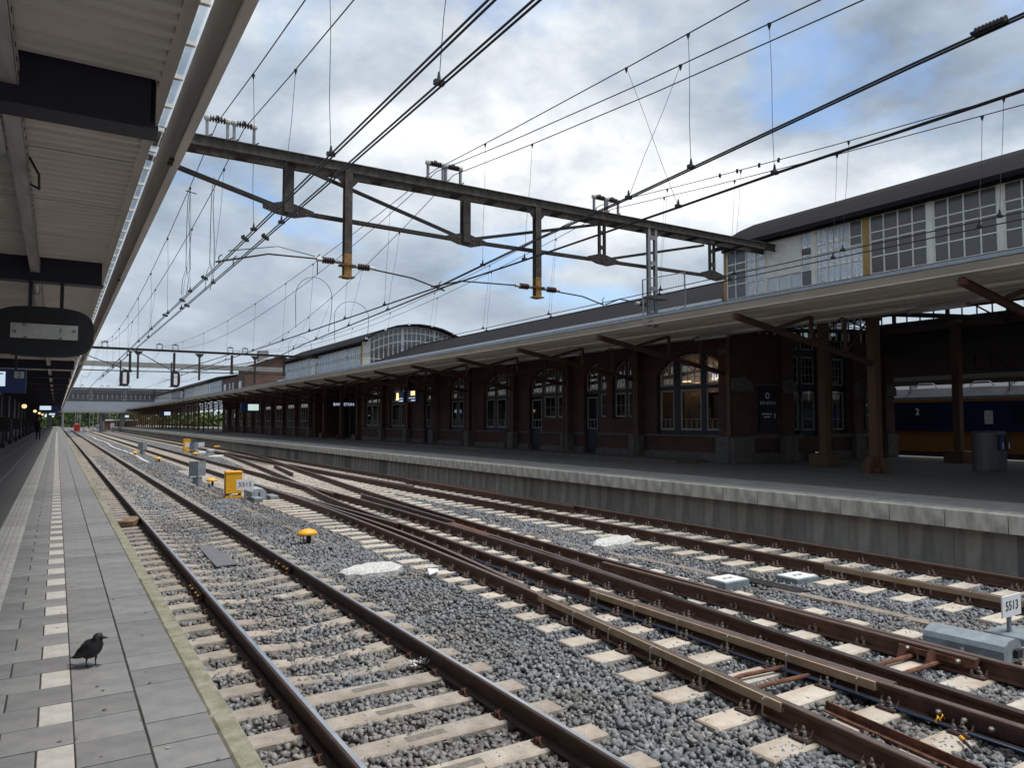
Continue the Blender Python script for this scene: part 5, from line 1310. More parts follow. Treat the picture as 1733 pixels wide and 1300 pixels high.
for k, (y0, y1, kk) in enumerate(((111.2, 122, 'hammer'), (122.2, 136, 'cream'), (136.2, 150, 'hammer'), (150.2, 152.5, 'cream'), (152.8, 165, 'glasscl'), (165.2, 196, 'cream'))):
    b = MB(); b.box(20, 20.1, y0, y1, Z(3), Z(5.95), kk); w = part('wall_panel', b, C3); f = MB()
    for j in range(int((y1-y0)/1.1)): f.box(19.94, 19.99, y0+j*1.1, y0+j*1.1+.12, Z(3), Z(5.95), 'signwhite')
    for z in (4.3, 5.2): f.box(19.945, 19.985, y0, y1, Z(z), Z(z)+.08, 'signwhite')
    part('glazing_bars', f, w)

# ================================================================ FAR CANOPY
T = thing('platform_canopy', 'long cream-edged canopy with brown brackets over the far platform', 'canopy', (16, 0, 4))
CY0, CY1 = -4, 300
b = MB(); b.extrude([(14.10, Z(2.92)), (14.14, Z(2.905)), (14.26, Z(2.905)), (14.26, Z(2.975)), (14.10, Z(2.99))], [(0, CY0, 0), (0, CY1, 0)], 'gutter'); part('gutter', b, T)
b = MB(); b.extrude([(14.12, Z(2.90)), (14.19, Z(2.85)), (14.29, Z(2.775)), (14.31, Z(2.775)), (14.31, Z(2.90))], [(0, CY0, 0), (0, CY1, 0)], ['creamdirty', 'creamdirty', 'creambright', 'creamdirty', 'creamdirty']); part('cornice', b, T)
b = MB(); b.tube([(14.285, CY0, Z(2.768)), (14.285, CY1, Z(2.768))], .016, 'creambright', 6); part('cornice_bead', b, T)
# soffit boards
nb = 12; bx = [14.32 + (20.0-14.32)*i/nb for i in range(nb+1)]
for i in range(nb):
    z0 = 2.77 + .27*(i/nb); z1 = 2.77+.27*((i+1)/nb)
    b = MB(); d = .022 if i % 2 else 0
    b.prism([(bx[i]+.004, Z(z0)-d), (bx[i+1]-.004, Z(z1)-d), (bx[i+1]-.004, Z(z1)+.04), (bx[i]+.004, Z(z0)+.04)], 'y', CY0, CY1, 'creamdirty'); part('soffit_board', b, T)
for x, z in ((16.7, 2.835), (18.9, 2.92)):
    b = MB(); b.box(x-.11, x+.11, CY0, CY1, Z(z), Z(z)+.06, 'cream'); part('purlin', b, T)
b = MB(); b.box(14.32, 20.3, CY0, CY1, Z(2.80)+.30, Z(2.84)+.30, 'rooffelt') if False else b.prism([(14.27, Z(2.93)), (19.88, Z(4.20)), (19.88, Z(4.24)), (14.27, Z(2.97))], 'y', CY0, CY1, 'rooffelt'); b.box(14.33, 20.3, CY0, CY1, Z(3.10), Z(3.13), 'creamdirty') if False else None; part('roof_deck', b, T)
def bracket(Y):
    b = MB(); b.ibeam((14.36, Y, Z(2.64)), (20.25, Y, Z(1.66)), .10, .15, .02, 'brown'); q = part('bracket', b, T)
    c = MB(); c.beam((17.4, Y, Z(2.2)), (17.4, Y, Z(2.86)), .07, .09, 'brown', (0, 1, 0)); c.beam((18.9, Y, Z(1.95)), (18.9, Y, Z(2.95)), .06, .09, 'brown', (0, 1, 0))
    c.beam((17.5, Y, Z(2.2)), (18.8, Y, Z(2.93)), .03, .045, 'brown'); c.beam((18.95, Y, Z(1.98)), (20.1, Y, Z(3.02)), .03, .045, 'brown')
    c.beam((15.9, Y, Z(2.42)), (17.35, Y, Z(2.83)), .05, .1, 'brown'); part('strut', c, q)
    e_ = MB(); e_.box(14.37, 14.50, Y-.07, Y+.07, Z(2.56), Z(2.68), 'rust'); part('bracket_shoe', e_, q)
BY = [1.8, 7.15, 12.57, 18.05, 22.8, 27.6, 32.35, 37.15, 41.5, 45.75, 50.3, 55.0] + [59.75+4.75*i for i in range(34)]
for Y in BY: bracket(Y)
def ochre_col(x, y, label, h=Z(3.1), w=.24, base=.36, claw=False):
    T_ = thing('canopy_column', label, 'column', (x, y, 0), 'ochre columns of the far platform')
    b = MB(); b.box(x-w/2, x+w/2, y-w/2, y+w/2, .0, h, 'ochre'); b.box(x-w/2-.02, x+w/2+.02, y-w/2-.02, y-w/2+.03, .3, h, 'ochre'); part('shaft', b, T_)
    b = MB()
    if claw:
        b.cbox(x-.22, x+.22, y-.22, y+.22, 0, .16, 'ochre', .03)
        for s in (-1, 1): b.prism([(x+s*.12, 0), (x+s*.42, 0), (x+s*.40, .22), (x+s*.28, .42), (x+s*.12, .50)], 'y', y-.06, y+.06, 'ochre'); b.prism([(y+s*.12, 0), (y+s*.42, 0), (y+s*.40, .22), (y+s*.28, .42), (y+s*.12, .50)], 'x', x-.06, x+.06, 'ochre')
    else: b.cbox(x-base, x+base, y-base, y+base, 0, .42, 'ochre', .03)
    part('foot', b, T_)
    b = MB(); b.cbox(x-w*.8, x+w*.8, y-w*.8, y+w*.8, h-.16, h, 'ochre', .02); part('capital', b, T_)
ochre_col(20.22, 12.57, 'ochre column with clawed iron foot, second from the right edge', claw=True)
ochre_col(21.75, 15.3, 'ochre column on a block base just left of the clawed one', Z(3.5))
ochre_col(27.9, 14.15, 'ochre column in front of the blue train, with a low block base', Z(3.7))
ochre_col(24.2, 8.75, 'ochre column cut off by the right edge of the picture', Z(3.6), claw=True)
ochre_col(20.22, 7.15, 'ochre column outside the right edge carrying the nearest bracket', claw=True)
for i, Y in enumerate([22.8, 27.6, 32.35, 37.15, 41.5, 45.75, 50.3]):
    b = MB(); b.box(20.0-.045, 20.0+.045-.03, Y-.25, Y-.16, 0.95, Z(3.0), 'ochre'); part('wall_post', b, T)
b = MB(); b.box(19.93, 20.0, 18.05-.33, 18.05-.2, .95, Z(3.0), 'ochre'); part('wall_post', b, T)
for i, Y in enumerate((23.0, 27.9, 36.4, 41.0)):
    b = MB(); b.tube([(19.7, Y-.6, 0), (19.7, Y-.6, Z(2.95))], .05, 'brown', 7); part('downpipe', b, T)
for i, (x, y) in enumerate(((20.28, 59.8), (20.4, 56.2), (20.3, 64.5))):
    ochre_col(x, y, ['ochre column before the recess with the lit bar sign', 'right-hand ochre column before the dark recess', 'left-hand ochre column before the lit bar sign'][i], Z(3.0), claw=(i == 0))
for i in range(36):
    Y = 112+4.75*i
    for x in (17.8, 22.3):
        b = MB(); b.box(x-.1, x+.1, Y-.1, Y+.1, 0, Z(2.9), 'ochre'); single('canopy_post', b, 'far ochre post of the open colonnade', 'column', 'far posts of the open colonnade', origin=(x, Y, 0))
# canopy cross walls and far side roof (over the passage and towards the train)
b = MB(); b.prism([(28.5, Z(3.0)), (32.3, Z(1.97)), (32.3, Z(2.07)), (28.5, Z(3.68))], 'y', -4, 60, 'steeldark'); part('far_side_roof', b, T)
b = MB(); b.box(28.3, 28.6, -4, 17.5, Z(3.45), Z(3.70), 'brown'); part('far_side_beam', b, T)
for Y in (9.0, 14.1):
    b = MB(); b.ibeam((28.0, Y, Z(1.9)), (32.2, Y, Z(2.0)), .06, .08, .012, 'steeldark'); b.beam((28.0, Y, Z(3.3)), (31.8, Y, Z(2.05)), .05, .06, 'steeldark'); b.beam((29.2, Y, Z(1.95)), (29.2, Y, Z(2.9)), .05, .05, 'steeldark', (0, 1, 0)); b.beam((30.3, Y, Z(1.95)), (30.3, Y, Z(2.5)), .05, .05, 'steeldark', (0, 1, 0)); b.beam((28.2, Y, Z(1.95)), (29.1, Y, Z(2.9)), .03, .03, 'steeldark')
    part('far_truss', b, T)
for Y in (17.2, 12.57, 7.15):
    b = MB(); b.ibeam((20.3, Y, Z(3.16)), (28.3, Y, Z(3.62)), .08, .14, .015, 'steeldark'); b.tube([(20.4, Y, Z(3.1)), (24, Y, Z(4.3)), (28.2, Y, Z(3.5))], .03, 'steeldark', 6); part('tie_beam', b, T)
for Y in (5.4, 9.8, 20.5, 25.2, 30, 34.9, 39.6, 44.2, 49, 55, 61):
    o = put('canopy_lamp', lm, (18.55, Y if Y != 20.5 else 17.25, Z(2.80)))
    tag(o, 'slim tube lamp hanging under the far canopy near %s' % {5.4: 'its right end', 9.8: 'the clawed column', 20.5: 'the corner of the brick building', 25.2: 'the first door', 30: 'the arched triple window', 34.9: 'the third bay', 39.6: 'the fourth bay', 44.2: 'the dark doorway', 49: 'the info screens', 55: 'the red bin', 61: 'the lit bar sign'}[Y], 'lamp', 'tube lamps under the far canopy')

# ================================================================ TRAIN
T = thing('train_coach', 'dark blue and yellow passenger coach standing behind the far platform', 'train', (33.7, 12, -.9))
TX = 33.7
b = MB(); b.extrude([(0, 0), (.06, .9), (.06, 1.85), (0, 2.31), (2.8, 2.31), (2.8, 0)], [(TX, -8, Z(-1.37)), (TX, 40, Z(-1.37))], 'trainyellow', caps=True); part('body', b, T)
b = MB(); b.box(TX-.012, TX+.059, -8, 40, Z(-.46), Z(.84), 'trainblue'); part('blue_band', b, T)
b = MB(); b.box(TX-.02, TX+.04, -8, 40, Z(.86), Z(.98), 'trainyellow'); part('yellow_line', b, T)
b = MB(); b.extrude([(0, 0), (.0, .12), (.22, .5), (.7, .68), (2.1, .68), (2.6, .5), (2.8, 0)], [(TX, -8, Z(.985)), (TX, 40, Z(.985))], 'trainroof'); 
for y in np.arange(-6, 38, 2.1): b.box(TX+.1, TX+.9, y, y+.06, Z(1.3), Z(1.66), 'trainroof')
for y in (16.2, 18.6, 13.4): b.tube([(TX+.3, y-.5, Z(1.55)), (TX+.3, y-.3, Z(1.72)), (TX+.3, y+.3, Z(1.72)), (TX+.3, y+.5, Z(1.55))], .03, 'steellight', 6)
part('roof', b, T)
b = MB(); b.box(TX+.2, TX+2.6, -8, 40, Z(-2.2), Z(-1.38), 'traindark'); part('underframe', b, T)
for y in np.arange(-6, 38, 2.4):
    if abs(y-15.6) < 1.2: continue
    b = MB(); b.box(TX-.018, TX-.012, y, y+1.7, Z(-.15), Z(.62), 'trainglass'); part('window', b, T)
b = MB(); b.box(TX-.03, TX-.012, 15.65, 15.98, Z(-.12), Z(.45), 'tactile'); part('door_window', b, T)
put_text('class_number', '2', .42, 'letter', (TX-.03, 18.85, Z(.42)), T, FACE_MX)
# strip of lit platform beyond
b = MB(); b.box(36.8, 44, -20, 120, -1.4, .0, 'pave2'); struct('distant_platform', b)
b = MB(); b.box(38.5, 47, -20, 160, Z(2.13), Z(2.75), 'steeldark'); b.box(46.8, 47, -20, 160, 0, Z(2.1), 'brick2'); single('distant_canopy', b, 'dark canopy of the next platform behind the train roof', 'canopy', origin=(42, 20, 0))
b = MB(); b.box(31.6, 36.8, -20, 120, -1.4, -1.3, 'ballast'); struct('rear_track_bed', b)

# ================================================================ THINGS ON THE FAR PLATFORM
T = thing('waste_bin', 'wide grey recycling bin with blue openings at the right of the far platform', 'bin', (24.1, 11.3, 0))
b = MB(); b.lathe([(.86, 0), (.86, 1.13), (.83, 1.17)], (0, 0, 0), 'binsteel', 20); b.v = [(24.15+p[0]*.86, 11.35+p[1]*.42, p[2]) for p in b.v]; part('bin_body', b, T, False)
b = MB(); b.lathe([(.80, 1.17), (.80, 1.19)], (0, 0, 0), 'black', 20); b.v = [(24.15+p[0]*.86, 11.35+p[1]*.42, p[2]) for p in b.v]; part('bin_lid', b, T)
for i, (x, k) in enumerate(((24.05, 'nsblue'), (24.52, 'steeldark'))):
    y = 11.35-.42*math.sqrt(max(0, .74-((x-24.15)/.86)**2))-.045
    b = MB(); b.cbox(x-.13, x+.13, y-.02, y+.03, .60, 1.08, k, .01); f = part('opening_plate', b, T); 
    b = MB(); b.box(x-.035, x+.035, y-.03, y-.021, .66, .80, 'letter'); b.box(x-.018, x+.018, y-.03, y-.021, .80, .86, 'letter'); part('bottle_symbol', b, f)
b = MB(); b.cbox(22.9, 23.5, 60.2, 61.0, 0, 1.15, 'red', .03); b.box(22.96, 23.44, 60.15, 60.19, .8, 1.0, 'black'); single('red_bin', b, 'red bin by the brick wall left of the info screens', 'bin', origin=(23.2, 60.6, 0))
T = thing('info_screen', 'pair of lit departure screens under the far canopy near the red bin', 'screen', (18.2, 41.5, 3.0))
for k, y in enumerate((40.6, 42.4)):
    b = MB(); b.box(18.1, 18.3, y-.6, y+.6, Z(1.15), Z(1.85), 'nsblue'); s_ = part('screen_case', b, T)
    b = MB(); b.box(18.08, 18.095, y-.45, y+.1, Z(1.55), Z(1.8), 'orangeled') if k == 0 else b.box(18.08, 18.095, y+.2, y+.5, Z(1.3), Z(1.75), 'orangeled')
    b.box(18.08, 18.095, y-.5, y+.05, Z(1.22), Z(1.28), 'screen'); b.box(18.08, 18.095, y-.5, y+.4, Z(1.38), Z(1.42), 'screen'); part('display', b, s_)
    b = MB(); b.box(18.18, 18.22, y-.03, y+.03, Z(1.85), Z(2.85), 'blackblue'); part('hanger', b, s_)
for k, (y, x, kk) in enumerate(((74, 16.0, 'screengreen'), (142, 16.3, 'screen'), (230, 16.3, 'screen'))):
    T = thing('hanging_screen', ['pale green screen hanging under the far canopy', 'small blue-framed screen hanging halfway along the far canopy', 'tiny blue screen at the far end of the far canopy'][k], 'screen', (x, y, 3.0))
    b = MB(); b.box(x-.9, x+.9, y, y+.25, Z(.95), Z(1.75), 'nsblue'); part('screen_case', b, T)
    b = MB(); b.box(x-.25, x+.75, y-.02, y-.005, Z(1.05), Z(1.65), kk); part('display', b, T)
    b = MB(); b.box(x-.03, x+.03, y+.1, y+.14, Z(1.75), Z(2.85), 'blackblue'); part('hanger', b, T)

# ================================================================ TRACKSIDE THINGS
def pod(x, y, z, label, s=1.0, rot=0.0):
    T = thing('balise_post', label, 'track marker', (x, y, z), 'yellow mushroom-shaped markers beside the tracks')
    b = MB(); b.lathe([(.05, 0), (.05, .13), (.045, .2)], (x+.03, y, z), 'black', 8); b.tube([(x-.08, y, z), (x-.08, y, z+.17)], .012, 'steel', 5); b.tube([(x-.12, y+.03, z), (x-.12, y+.03, z+.17)], .01, 'steel', 5); part('stem', b, T)
    b = MB(); b.lathe([(.20, .17), (.215, .19), (.20, .225), (.13, .275), (.05, .295), (.005, .30)], (0, 0, z), 'yellow', 16); b.v = [(x+p[0]*s, y+p[1]*.62*s, p[2]) for p in b.v]; part('cap', b, T, True)
pod(4.40, 15.0, -1.0, 'yellow mushroom marker in the ballast in front, between the near and middle tracks')
pod(5.15, 30.3, -1.0, 'yellow mushroom marker just left of the tall yellow box')
pod(5.35, 49.6, -1.0, 'small yellow mushroom marker at the end of the white line')
pod(9.0, 62.5, -1.0, 'yellow mushroom marker left of the distant yellow box')
pod(8.4, 56.0, -1.0, 'low yellow mushroom marker between the middle tracks far away')
pod(12.3, 70, -1.0, 'far yellow marker beside the far platform wall', 1.6)
pod(4.9, 60, -1.0, 'tiny yellow marker beyond the white line')
def ybox(x, y, w, h, label):
    T = thing('cable_cabinet', label, 'cabinet', (x, y, -1), 'yellow cabinets')
    b = MB(); b.cbox(x-w/2, x+w/2, y-.16, y+.16, -.86, -1+h, 'yellow', .01); b.box(x-w/2-.02, x+w/2+.02, y-.18, y+.18, -1+h-.05, -1+h-.03, 'yellow'); part('cabinet_body', b, T)
    b = MB(); b.box(x-w/2+.02, x+w/2-.02, y-.14, y+.14, -.93, -.861, 'black'); b.box(x-w/2+.0, x+w/2, y-.16, y+.16, -1.06, -.931, 'yellow'); part('cabinet_foot', b, T)
    b = MB(); b.tube([(x-w*.2, y-.2, -.98), (x-w*.4, y-.26, -.92), (x-w*.1, y-.28, -.88), (x+.1, y-.25, -.88)], .02, 'signwhite', 6); part('white_hose', b, T, True)
ybox(4.96, 25.3, .50, .86, 'tall bright yellow cabinet beside the sign 5515')
ybox(9.2, 65.8, .55, 1.0, 'distant yellow cabinet between the tracks')
def numsign(x, y, w, h, zc, txt, label, zb=-1.05):
    T = thing('number_sign', label, 'sign', (x, y, zb), 'white switch number signs')
    b = MB(); b.box(x-.025, x+.025, y, y+.03, zb, zc-h/2+.05, 'steellight'); part('post', b, T)
    b = MB(); b.cbox(x-w/2, x+w/2, y-.02, y-.005, zc-h/2, zc+h/2, 'signwhite', .002); part('board', b, T)
    if txt: put_text('number', txt, h*.62, 'ink', (x, y-.023, zc), T, FACE_MY, .001)
numsign(5.0, 23.7, .52, .32, -.47, '5515', 'white sign reading 5515 on a short post right of the yellow cabinet')
numsign(9.17, 4.15, .42, .235, Z(-2.07), '5513', 'white sign reading 5513 at the right edge of the picture')
numsign(9.25, 64.9, .6, .34, -.45, '', 'small white number sign just in front of the distant yellow cabinet')
numsign(10.1, 64.9, .6, .34, -.42, '', 'small white number sign right of the distant yellow cabinet')
# grey double boards
def gboard(x, y, label, s=1.0):
    T = thing('shunting_board', label, 'sign', (x, y, -1), 'grey folded boards on posts')
    b = MB(); b.box(x-.03, x+.03, y, y+.04, -1.05, -.1, 'steellight'); part('post', b, T)
    for sx in (-1, 1):
        b = MB(); b.prism([(x, y-.12), (x+sx*.30, y+.05), (x+sx*.30, y+.07), (x, y-.10)], 'z', -.62, -.05, 'greybox'); part('folded_panel', b, T)
        b = MB(); b.prism([(x, y-.08), (x+sx*.17, y+.02), (x+sx*.17, y+.04), (x, y-.06)], 'z', -.92, -.65, 'greybox'); part('lower_panel', b, T)
gboard(4.65, 30.4, 'nearest grey folded board on a post beside the near track')
gboard(5.4, 60, 'small grey folded board far along the near track')
gboard(8.6, 58, 'small grey folded board between the middle and far tracks')
# point machine 5513
T = thing('point_machine', 'big grey point machine with rounded lid beside the sign 5513', 'point machine', (8.1, 4.1, -1))
ang = math.atan2(.12, 1)
def rbox(o): o.rotation_euler.z = 0; return o
b = MB(); pr = [(-.22, .0), (.22, 0), (.22, .14), (.19, .19), (.08, .225), (-.08, .225), (-.19, .19), (-.22, .14)]
b.extrude([(u, v) for u, v in pr], [(8.20, 3.70, -.93), (8.13, 4.46, -.93)], 'greybox'); part('lid', b, T)
b = MB(); b.box(8.0, 8.34, 3.74, 4.42, -1.05, -.931, 'stonegrey'); part('base', b, T)
b = MB(); b.cbox(7.80, 7.98, 4.22, 4.66, -1.0, -.885, 'greylid', .01); part('side_cover', b, T)
b = MB(); b.tube([(7.99, 3.98, -1.0), (7.93, 3.98, -1.0), (7.93, 3.98, -.90), (7.93, 3.80, -.90), (7.93, 3.80, -1.0)], .010, 'signwhite', 6); part('handle', b, T)
b = MB(); b.cbox(7.945, 7.972, 4.04, 4.12, -.92, -.82, 'signwhite', .008); part('white_knob', b, T)
b = MB(); b.box(8.20, 8.30, 3.655, 3.695, -.88, -.80, 'black'); b.box(8.36, 8.39, 3.66, 3.695, -.88, -.80, 'greylid'); part('lock', b, T)
b = MB()
b.tube([(8.10, 3.74, -.97), (8.14, 3.58, -.95), (8.25, 3.35, -.985), (8.5, 3.15, -.985), (8.8, 3.1, -1.0)], .016, 'yellowhose', 8); b.tube([(8.30, 3.74, -.96), (8.38, 3.62, -.945), (8.55, 3.5, -.98), (8.9, 3.4, -1.0)], .016, 'yellowhose', 8)
b.tube([(8.10, 3.78, -.97), (8.115, 3.68, -.962)], .028, 'black', 8); b.tube([(8.30, 3.78, -.96), (8.335, 3.68, -.952)], .028, 'black', 8)
part('hose', b, T, True)
b = MB(); b.cbox(9.0, 9.5, 3.75, 4.35, -1.0, -.88, 'greybox', .01); single('grey_junction_box', b, 'flat grey junction box behind the sign 5513', 'junction box', origin=(9.3, 4.1, -1))
# point machine 5515
T = thing('point_machine', 'small grey point machine right of the sign 5515', 'point machine', (5.55, 24.3, -1))
b = MB(); b.extrude([(-.22, 0), (.22, 0), (.22, .2), (.12, .30), (-.12, .30), (-.22, .2)], [(5.5, 24.0, -.95), (5.5, 25.0, -.95)], 'greylid'); part('lid', b, T)
b = MB(); b.cbox(5.75, 6.0, 23.6, 24.3, -1.02, -.85, 'greybox', .02); b.cbox(5.2, 5.45, 23.3, 23.9, -1.02, -.86, 'greybox', .02); b.box(5.48, 5.52, 23.97, 23.99, -.9, -.75, 'steel'); part('side_cover', b, T)
T = thing('point_machine', 'whitish point machine beside the distant yellow cabinet', 'point machine', (10.4, 61, -1))
b = MB(); b.cbox(10.0, 10.45, 60.2, 61.4, -1.0, -.72, 'greylid', .05); part('lid', b, T); b = MB(); b.cbox(9.3, 9.8, 60.4, 61.0, -1.0, -.85, 'signwhite', .03); part('side_cover', b, T)
# white painted stones
def wstone(pts, z, h, label, seed):
    r = random.Random(seed); b = MB(); n = len(pts); q = []
    for i in range(n):
        a_, c_ = pts[i], pts[(i+1) % n]
        for t in (0, .33, .66): q.append((a_[0]+(c_[0]-a_[0])*t+r.uniform(-.018, .018), a_[1]+(c_[1]-a_[1])*t+r.uniform(-.018, .018)))
    m_ = len(q); cx = sum(p[0] for p in q)/m_; cy = sum(p[1] for p in q)/m_; vs = []
    for s_, zz in ((1.0, z-.05), (1.0, z+h*.55), (.86, z+h*.93), (.45, z+h)):
        for p in q: vs.append((cx+(p[0]-cx)*s_, cy+(p[1]-cy)*s_, zz+r.uniform(-.008, .008)))
    vs.append((cx, cy, z+h))
    fs = [(k*m_+i, k*m_+(i+1) % m_, (k+1)*m_+(i+1) % m_, (k+1)*m_+i) for k in range(3) for i in range(m_)] + [(3*m_+i, 3*m_+(i+1) % m_, 4*m_) for i in range(m_)]
    b.add(vs, fs, 'whitepaint'); single('white_stone', b, label, 'stone marker', 'white painted marker stones', origin=(cx, cy, z))
wstone([(3.92, 11.60), (4.25, 11.92), (4.65, 12.02), (4.98, 11.92), (5.02, 11.55), (4.80, 11.30), (4.30, 11.25), (3.95, 11.35)], -1.0, .10, 'rough white painted slab in the ballast between the near and middle tracks', 1)
wstone([(8.88, 11.35), (9.2, 11.72), (9.8, 11.88), (10.2, 11.8), (10.05, 11.45), (9.5, 11.2), (9.0, 11.15)], -.99, .13, 'lumpy white painted slab between the middle and far tracks', 2)
wstone([(8.9, 54.0), (9.9, 55.4), (10.2, 55.2), (9.6, 53.6)], -1.0, .10, 'far white painted slab near the distant cabinet', 3)
# thin white painted line on the ballast, as separate painted slabs
for i in range(20):
    y = 49.3+i*5.2; x = 4.75+.12*math.sin(i*.9)*(i > 0)
    b = MB(); b.prism([(x-.09, y), (x+.09, y), (x+.09+.06*math.sin(i), y+5.0), (x-.09+.06*math.sin(i), y+5.0)], 'z', -1.02, -.965, 'whitepaint'); single('white_kerb', b, 'low white kerb piece lying in line on the ballast beside the near track', 'kerb', 'white kerb pieces on the ballast', origin=(x, y, -1))
# marker blocks between middle and far track
for (x, y, label, dz) in ((8.72, 7.85, 'grey block with white top nearest the middle tracks', 0), (9.9, 7.5, 'grey block with white top beside the far track', -.02)):
    T = thing('cable_marker', label, 'marker block', (x, y, -1), 'white-topped marker blocks')
    b = MB(); b.cbox(x-.26, x+.26, y-.2, y+.2, -1.06, -.90+dz, 'greybox', .01); part('block', b, T)
    b = MB(); b.box(x-.245, x+.245, y-.185, y+.185, -.899+dz, -.893+dz, 'signwhite'); t_ = part('white_top', b, T)
    for q in (-.09, -.045, .03, .075):
        b = MB(); b.box(x+q, x+q+.03, y-.03, y+.03, -.8925+dz, -.891+dz, 'rustdark' if dz else 'ink'); part('faded_mark', b, t_)
# cable ducts
T = thing('cable_duct', 'brown concrete duct lids in line between the middle and far tracks', 'cable duct', (9.2, 8, -1))
for i in range(34):
    y = 4.9+i*.98
    if y > 31: continue
    if 7.2 < y < 8.3: continue
    x = 9.24-.03*min(i, 6)*.5 - (0.02*i if i < 20 else .4) + .02*math.sin(i*2)
    dz = -.985-.012*(i % 3 == 0) if (y < 7.2 or 8.4 < y < 10.5) else -1.008
    b = MB(); b.cbox(x-.085, x+.085, y-.48, y+.48, -1.08, dz, 'duct', .01); part('duct_lid', b, T)
b = MB(); b.box(9.12, 9.40, 6.9, 8.5, -1.08, -.975, 'black') ; part('duct_end', b, T)
T = thing('cable_duct', 'brown concrete duct lids in line beside the near track', 'cable duct', (4.6, 20, -1))
for i in range(22):
    y = 15.5+i*.98; x = 4.72-.006*i+.02*math.sin(i)
    b = MB(); b.cbox(x-.08, x+.08, y-.48, y+.48, -1.08, -1.0-.008*(i % 2), 'duct', .01); part('duct_lid', b, T)
# loose items
b = MB()
for i in range(70):
    x, y = random.uniform(-.3, .68), 3.1+12*random.random()**1.5; q = random.uniform(.006, .013); n_ = 7
    b.add([(x+q*math.cos(6.283*j/n_)*random.uniform(.7, 1.2), y+q*math.sin(6.283*j/n_)*random.uniform(.7, 1.2), .0035) for j in range(n_)], [tuple(range(n_))], 'stonegrey' if i % 3 else 'tactile')
o = put('gum_spots', b.mesh('gum_spots')); o['kind'] = 'stuff'; o['label'] = 'small dark and pale gum spots on the near paving'; o['category'] = 'litter'
b = MB()
for i in range(160):
    x, y = random.uniform(1, 12.6), 2.6+16*random.random()**1.4; z = -.985; a_ = random.uniform(0, 6.28); q = random.uniform(.012, .032)
    b.add([(x+q*math.cos(a_), y+q*math.sin(a_), z), (x-q*.5*math.sin(a_), y+q*.5*math.cos(a_), z+random.uniform(0, .015)), (x-q*math.cos(a_), y-q*math.sin(a_), z+.004), (x+q*.5*math.sin(a_), y-q*.5*math.cos(a_), z+random.uniform(0, .01))], [(0, 1, 2, 3)], ('timber', 'tactile', 'duct', 'timber', 'signwhite')[i % 5])
o = put('ballast_litter', b.mesh('ballast_litter')); o['kind'] = 'stuff'; o['label'] = 'dry leaves and paper bits scattered on the ballast'; o['category'] = 'litter'
b = MB(); b.add([(2.36, 13.3, -.985), (2.72, 13.35, -.985), (2.66, 15.6, -.985), (2.42, 15.6, -.985), (2.36, 13.3, -.965), (2.72, 13.35, -.965), (2.66, 15.6, -.965), (2.42, 15.6, -.965)], [(0,3,2,1),(4,5,6,7),(0,1,5,4),(1,2,6,5),(2,3,7,6),(3,0,4,7)], 'plywood')
single('grey_board', b, 'grey board lying on the sleepers between the near rails', 'board', origin=(2.5, 14.4, -.97))
b = MB(); b.beam((1.42, 19.35, -.91), (1.70, 20.1, -.88), .34, .12, 'timber'); single('timber_block', b, 'brown timber block leaning on the left rail of the near track', 'block', origin=(1.5, 19.7, -.9))
b = MB()
for i in range(90):
    x, y = 3.16+random.gauss(0, .05), 6.86+random.gauss(0, .045); z = -.95+random.uniform(0, .035); a_ = random.uniform(0, 6.28); l_ = random.uniform(.02, .045)
    b.add([(x, y, z), (x+l_*math.cos(a_), y+l_*math.sin(a_), z+.015), (x+l_*math.cos(a_+.5)*.9, y+l_*math.sin(a_+.5)*.9, z+.006)], [(0, 1, 2)], 'feathers2' if i % 3 else 'black')
single('feather_clump', b, 'small clump of white and dark feathers beside the right rail of the near track', 'feathers', origin=(3.16, 6.86, -.95))
b = MB()
for i in range(70):
    x, y = 4.0+random.gauss(0, .05), 5.40+random.gauss(0, .05); a_ = random.uniform(0, 6.28); l_ = random.uniform(.03, .07)
    b.add([(x, y, -1.0), (x+.006, y, -1.0), (x+l_*.6*math.cos(a_), y+l_*.6*math.sin(a_), -1+l_)], [(0, 1, 2)], 'weed')
single('weed', b, 'small dry weed growing in the ballast near the front', 'weed', origin=(4.0, 5.4, -1))['kind'] = 'stuff'
b = MB()
for k in range(2):
    b.lathe([(.004, 0), (.045, .005), (.045, .012), (.004, .016)], (0, 0, 0), 'tactile', 14, 'y')
b.v = [(1.60+p[0], 6.05+p[1], -.90+p[2]) for p in b.v]; single('track_disc', b, 'small pale round disc on the left rail fastening of the near track', 'disc', origin=(1.6, 6.05, -.9))
b = MB(); b.add([(4.90, 8.7, -.95), (5.10, 8.78, -.93), (5.2, 9.02, -.94), (4.98, 8.95, -.90)], [(0, 1, 2, 3)], 'signwhite'); b.v = [(p[0]+.2, p[1]+2.0, p[2]) for p in b.v]
b.add([(5.1, 10.7, -.965), (5.28, 10.78, -.955), (5.36, 10.98, -.96), (5.15, 10.95, -.965)], [(0, 3, 2, 1)], 'signwhite'); single('paper_scrap', b, 'crumpled white paper on a bearer end left of the middle tracks', 'litter', origin=(5.1, 10.8, -.95))
for k in (0, .3):
    b = MB(); b.tube([(5.82+k, 2.90+k*.3, -.955), (5.90+k, 3.0+k*.3, -.945), (5.99+k, 3.10+k*.3, -.95)], .012, 'black', 6); b.tube([(5.93+k, 3.03+k*.3, -.936), (5.97+k, 3.08+k*.3, -.936)], .013, 'yellow', 6)
    single('cable_end', b, ('left' if k == 0 else 'right') + ' of two short black cable ends with yellow tape on a bearer at lower right', 'cable', origin=(5.9+k, 3+k*.3, -.95))

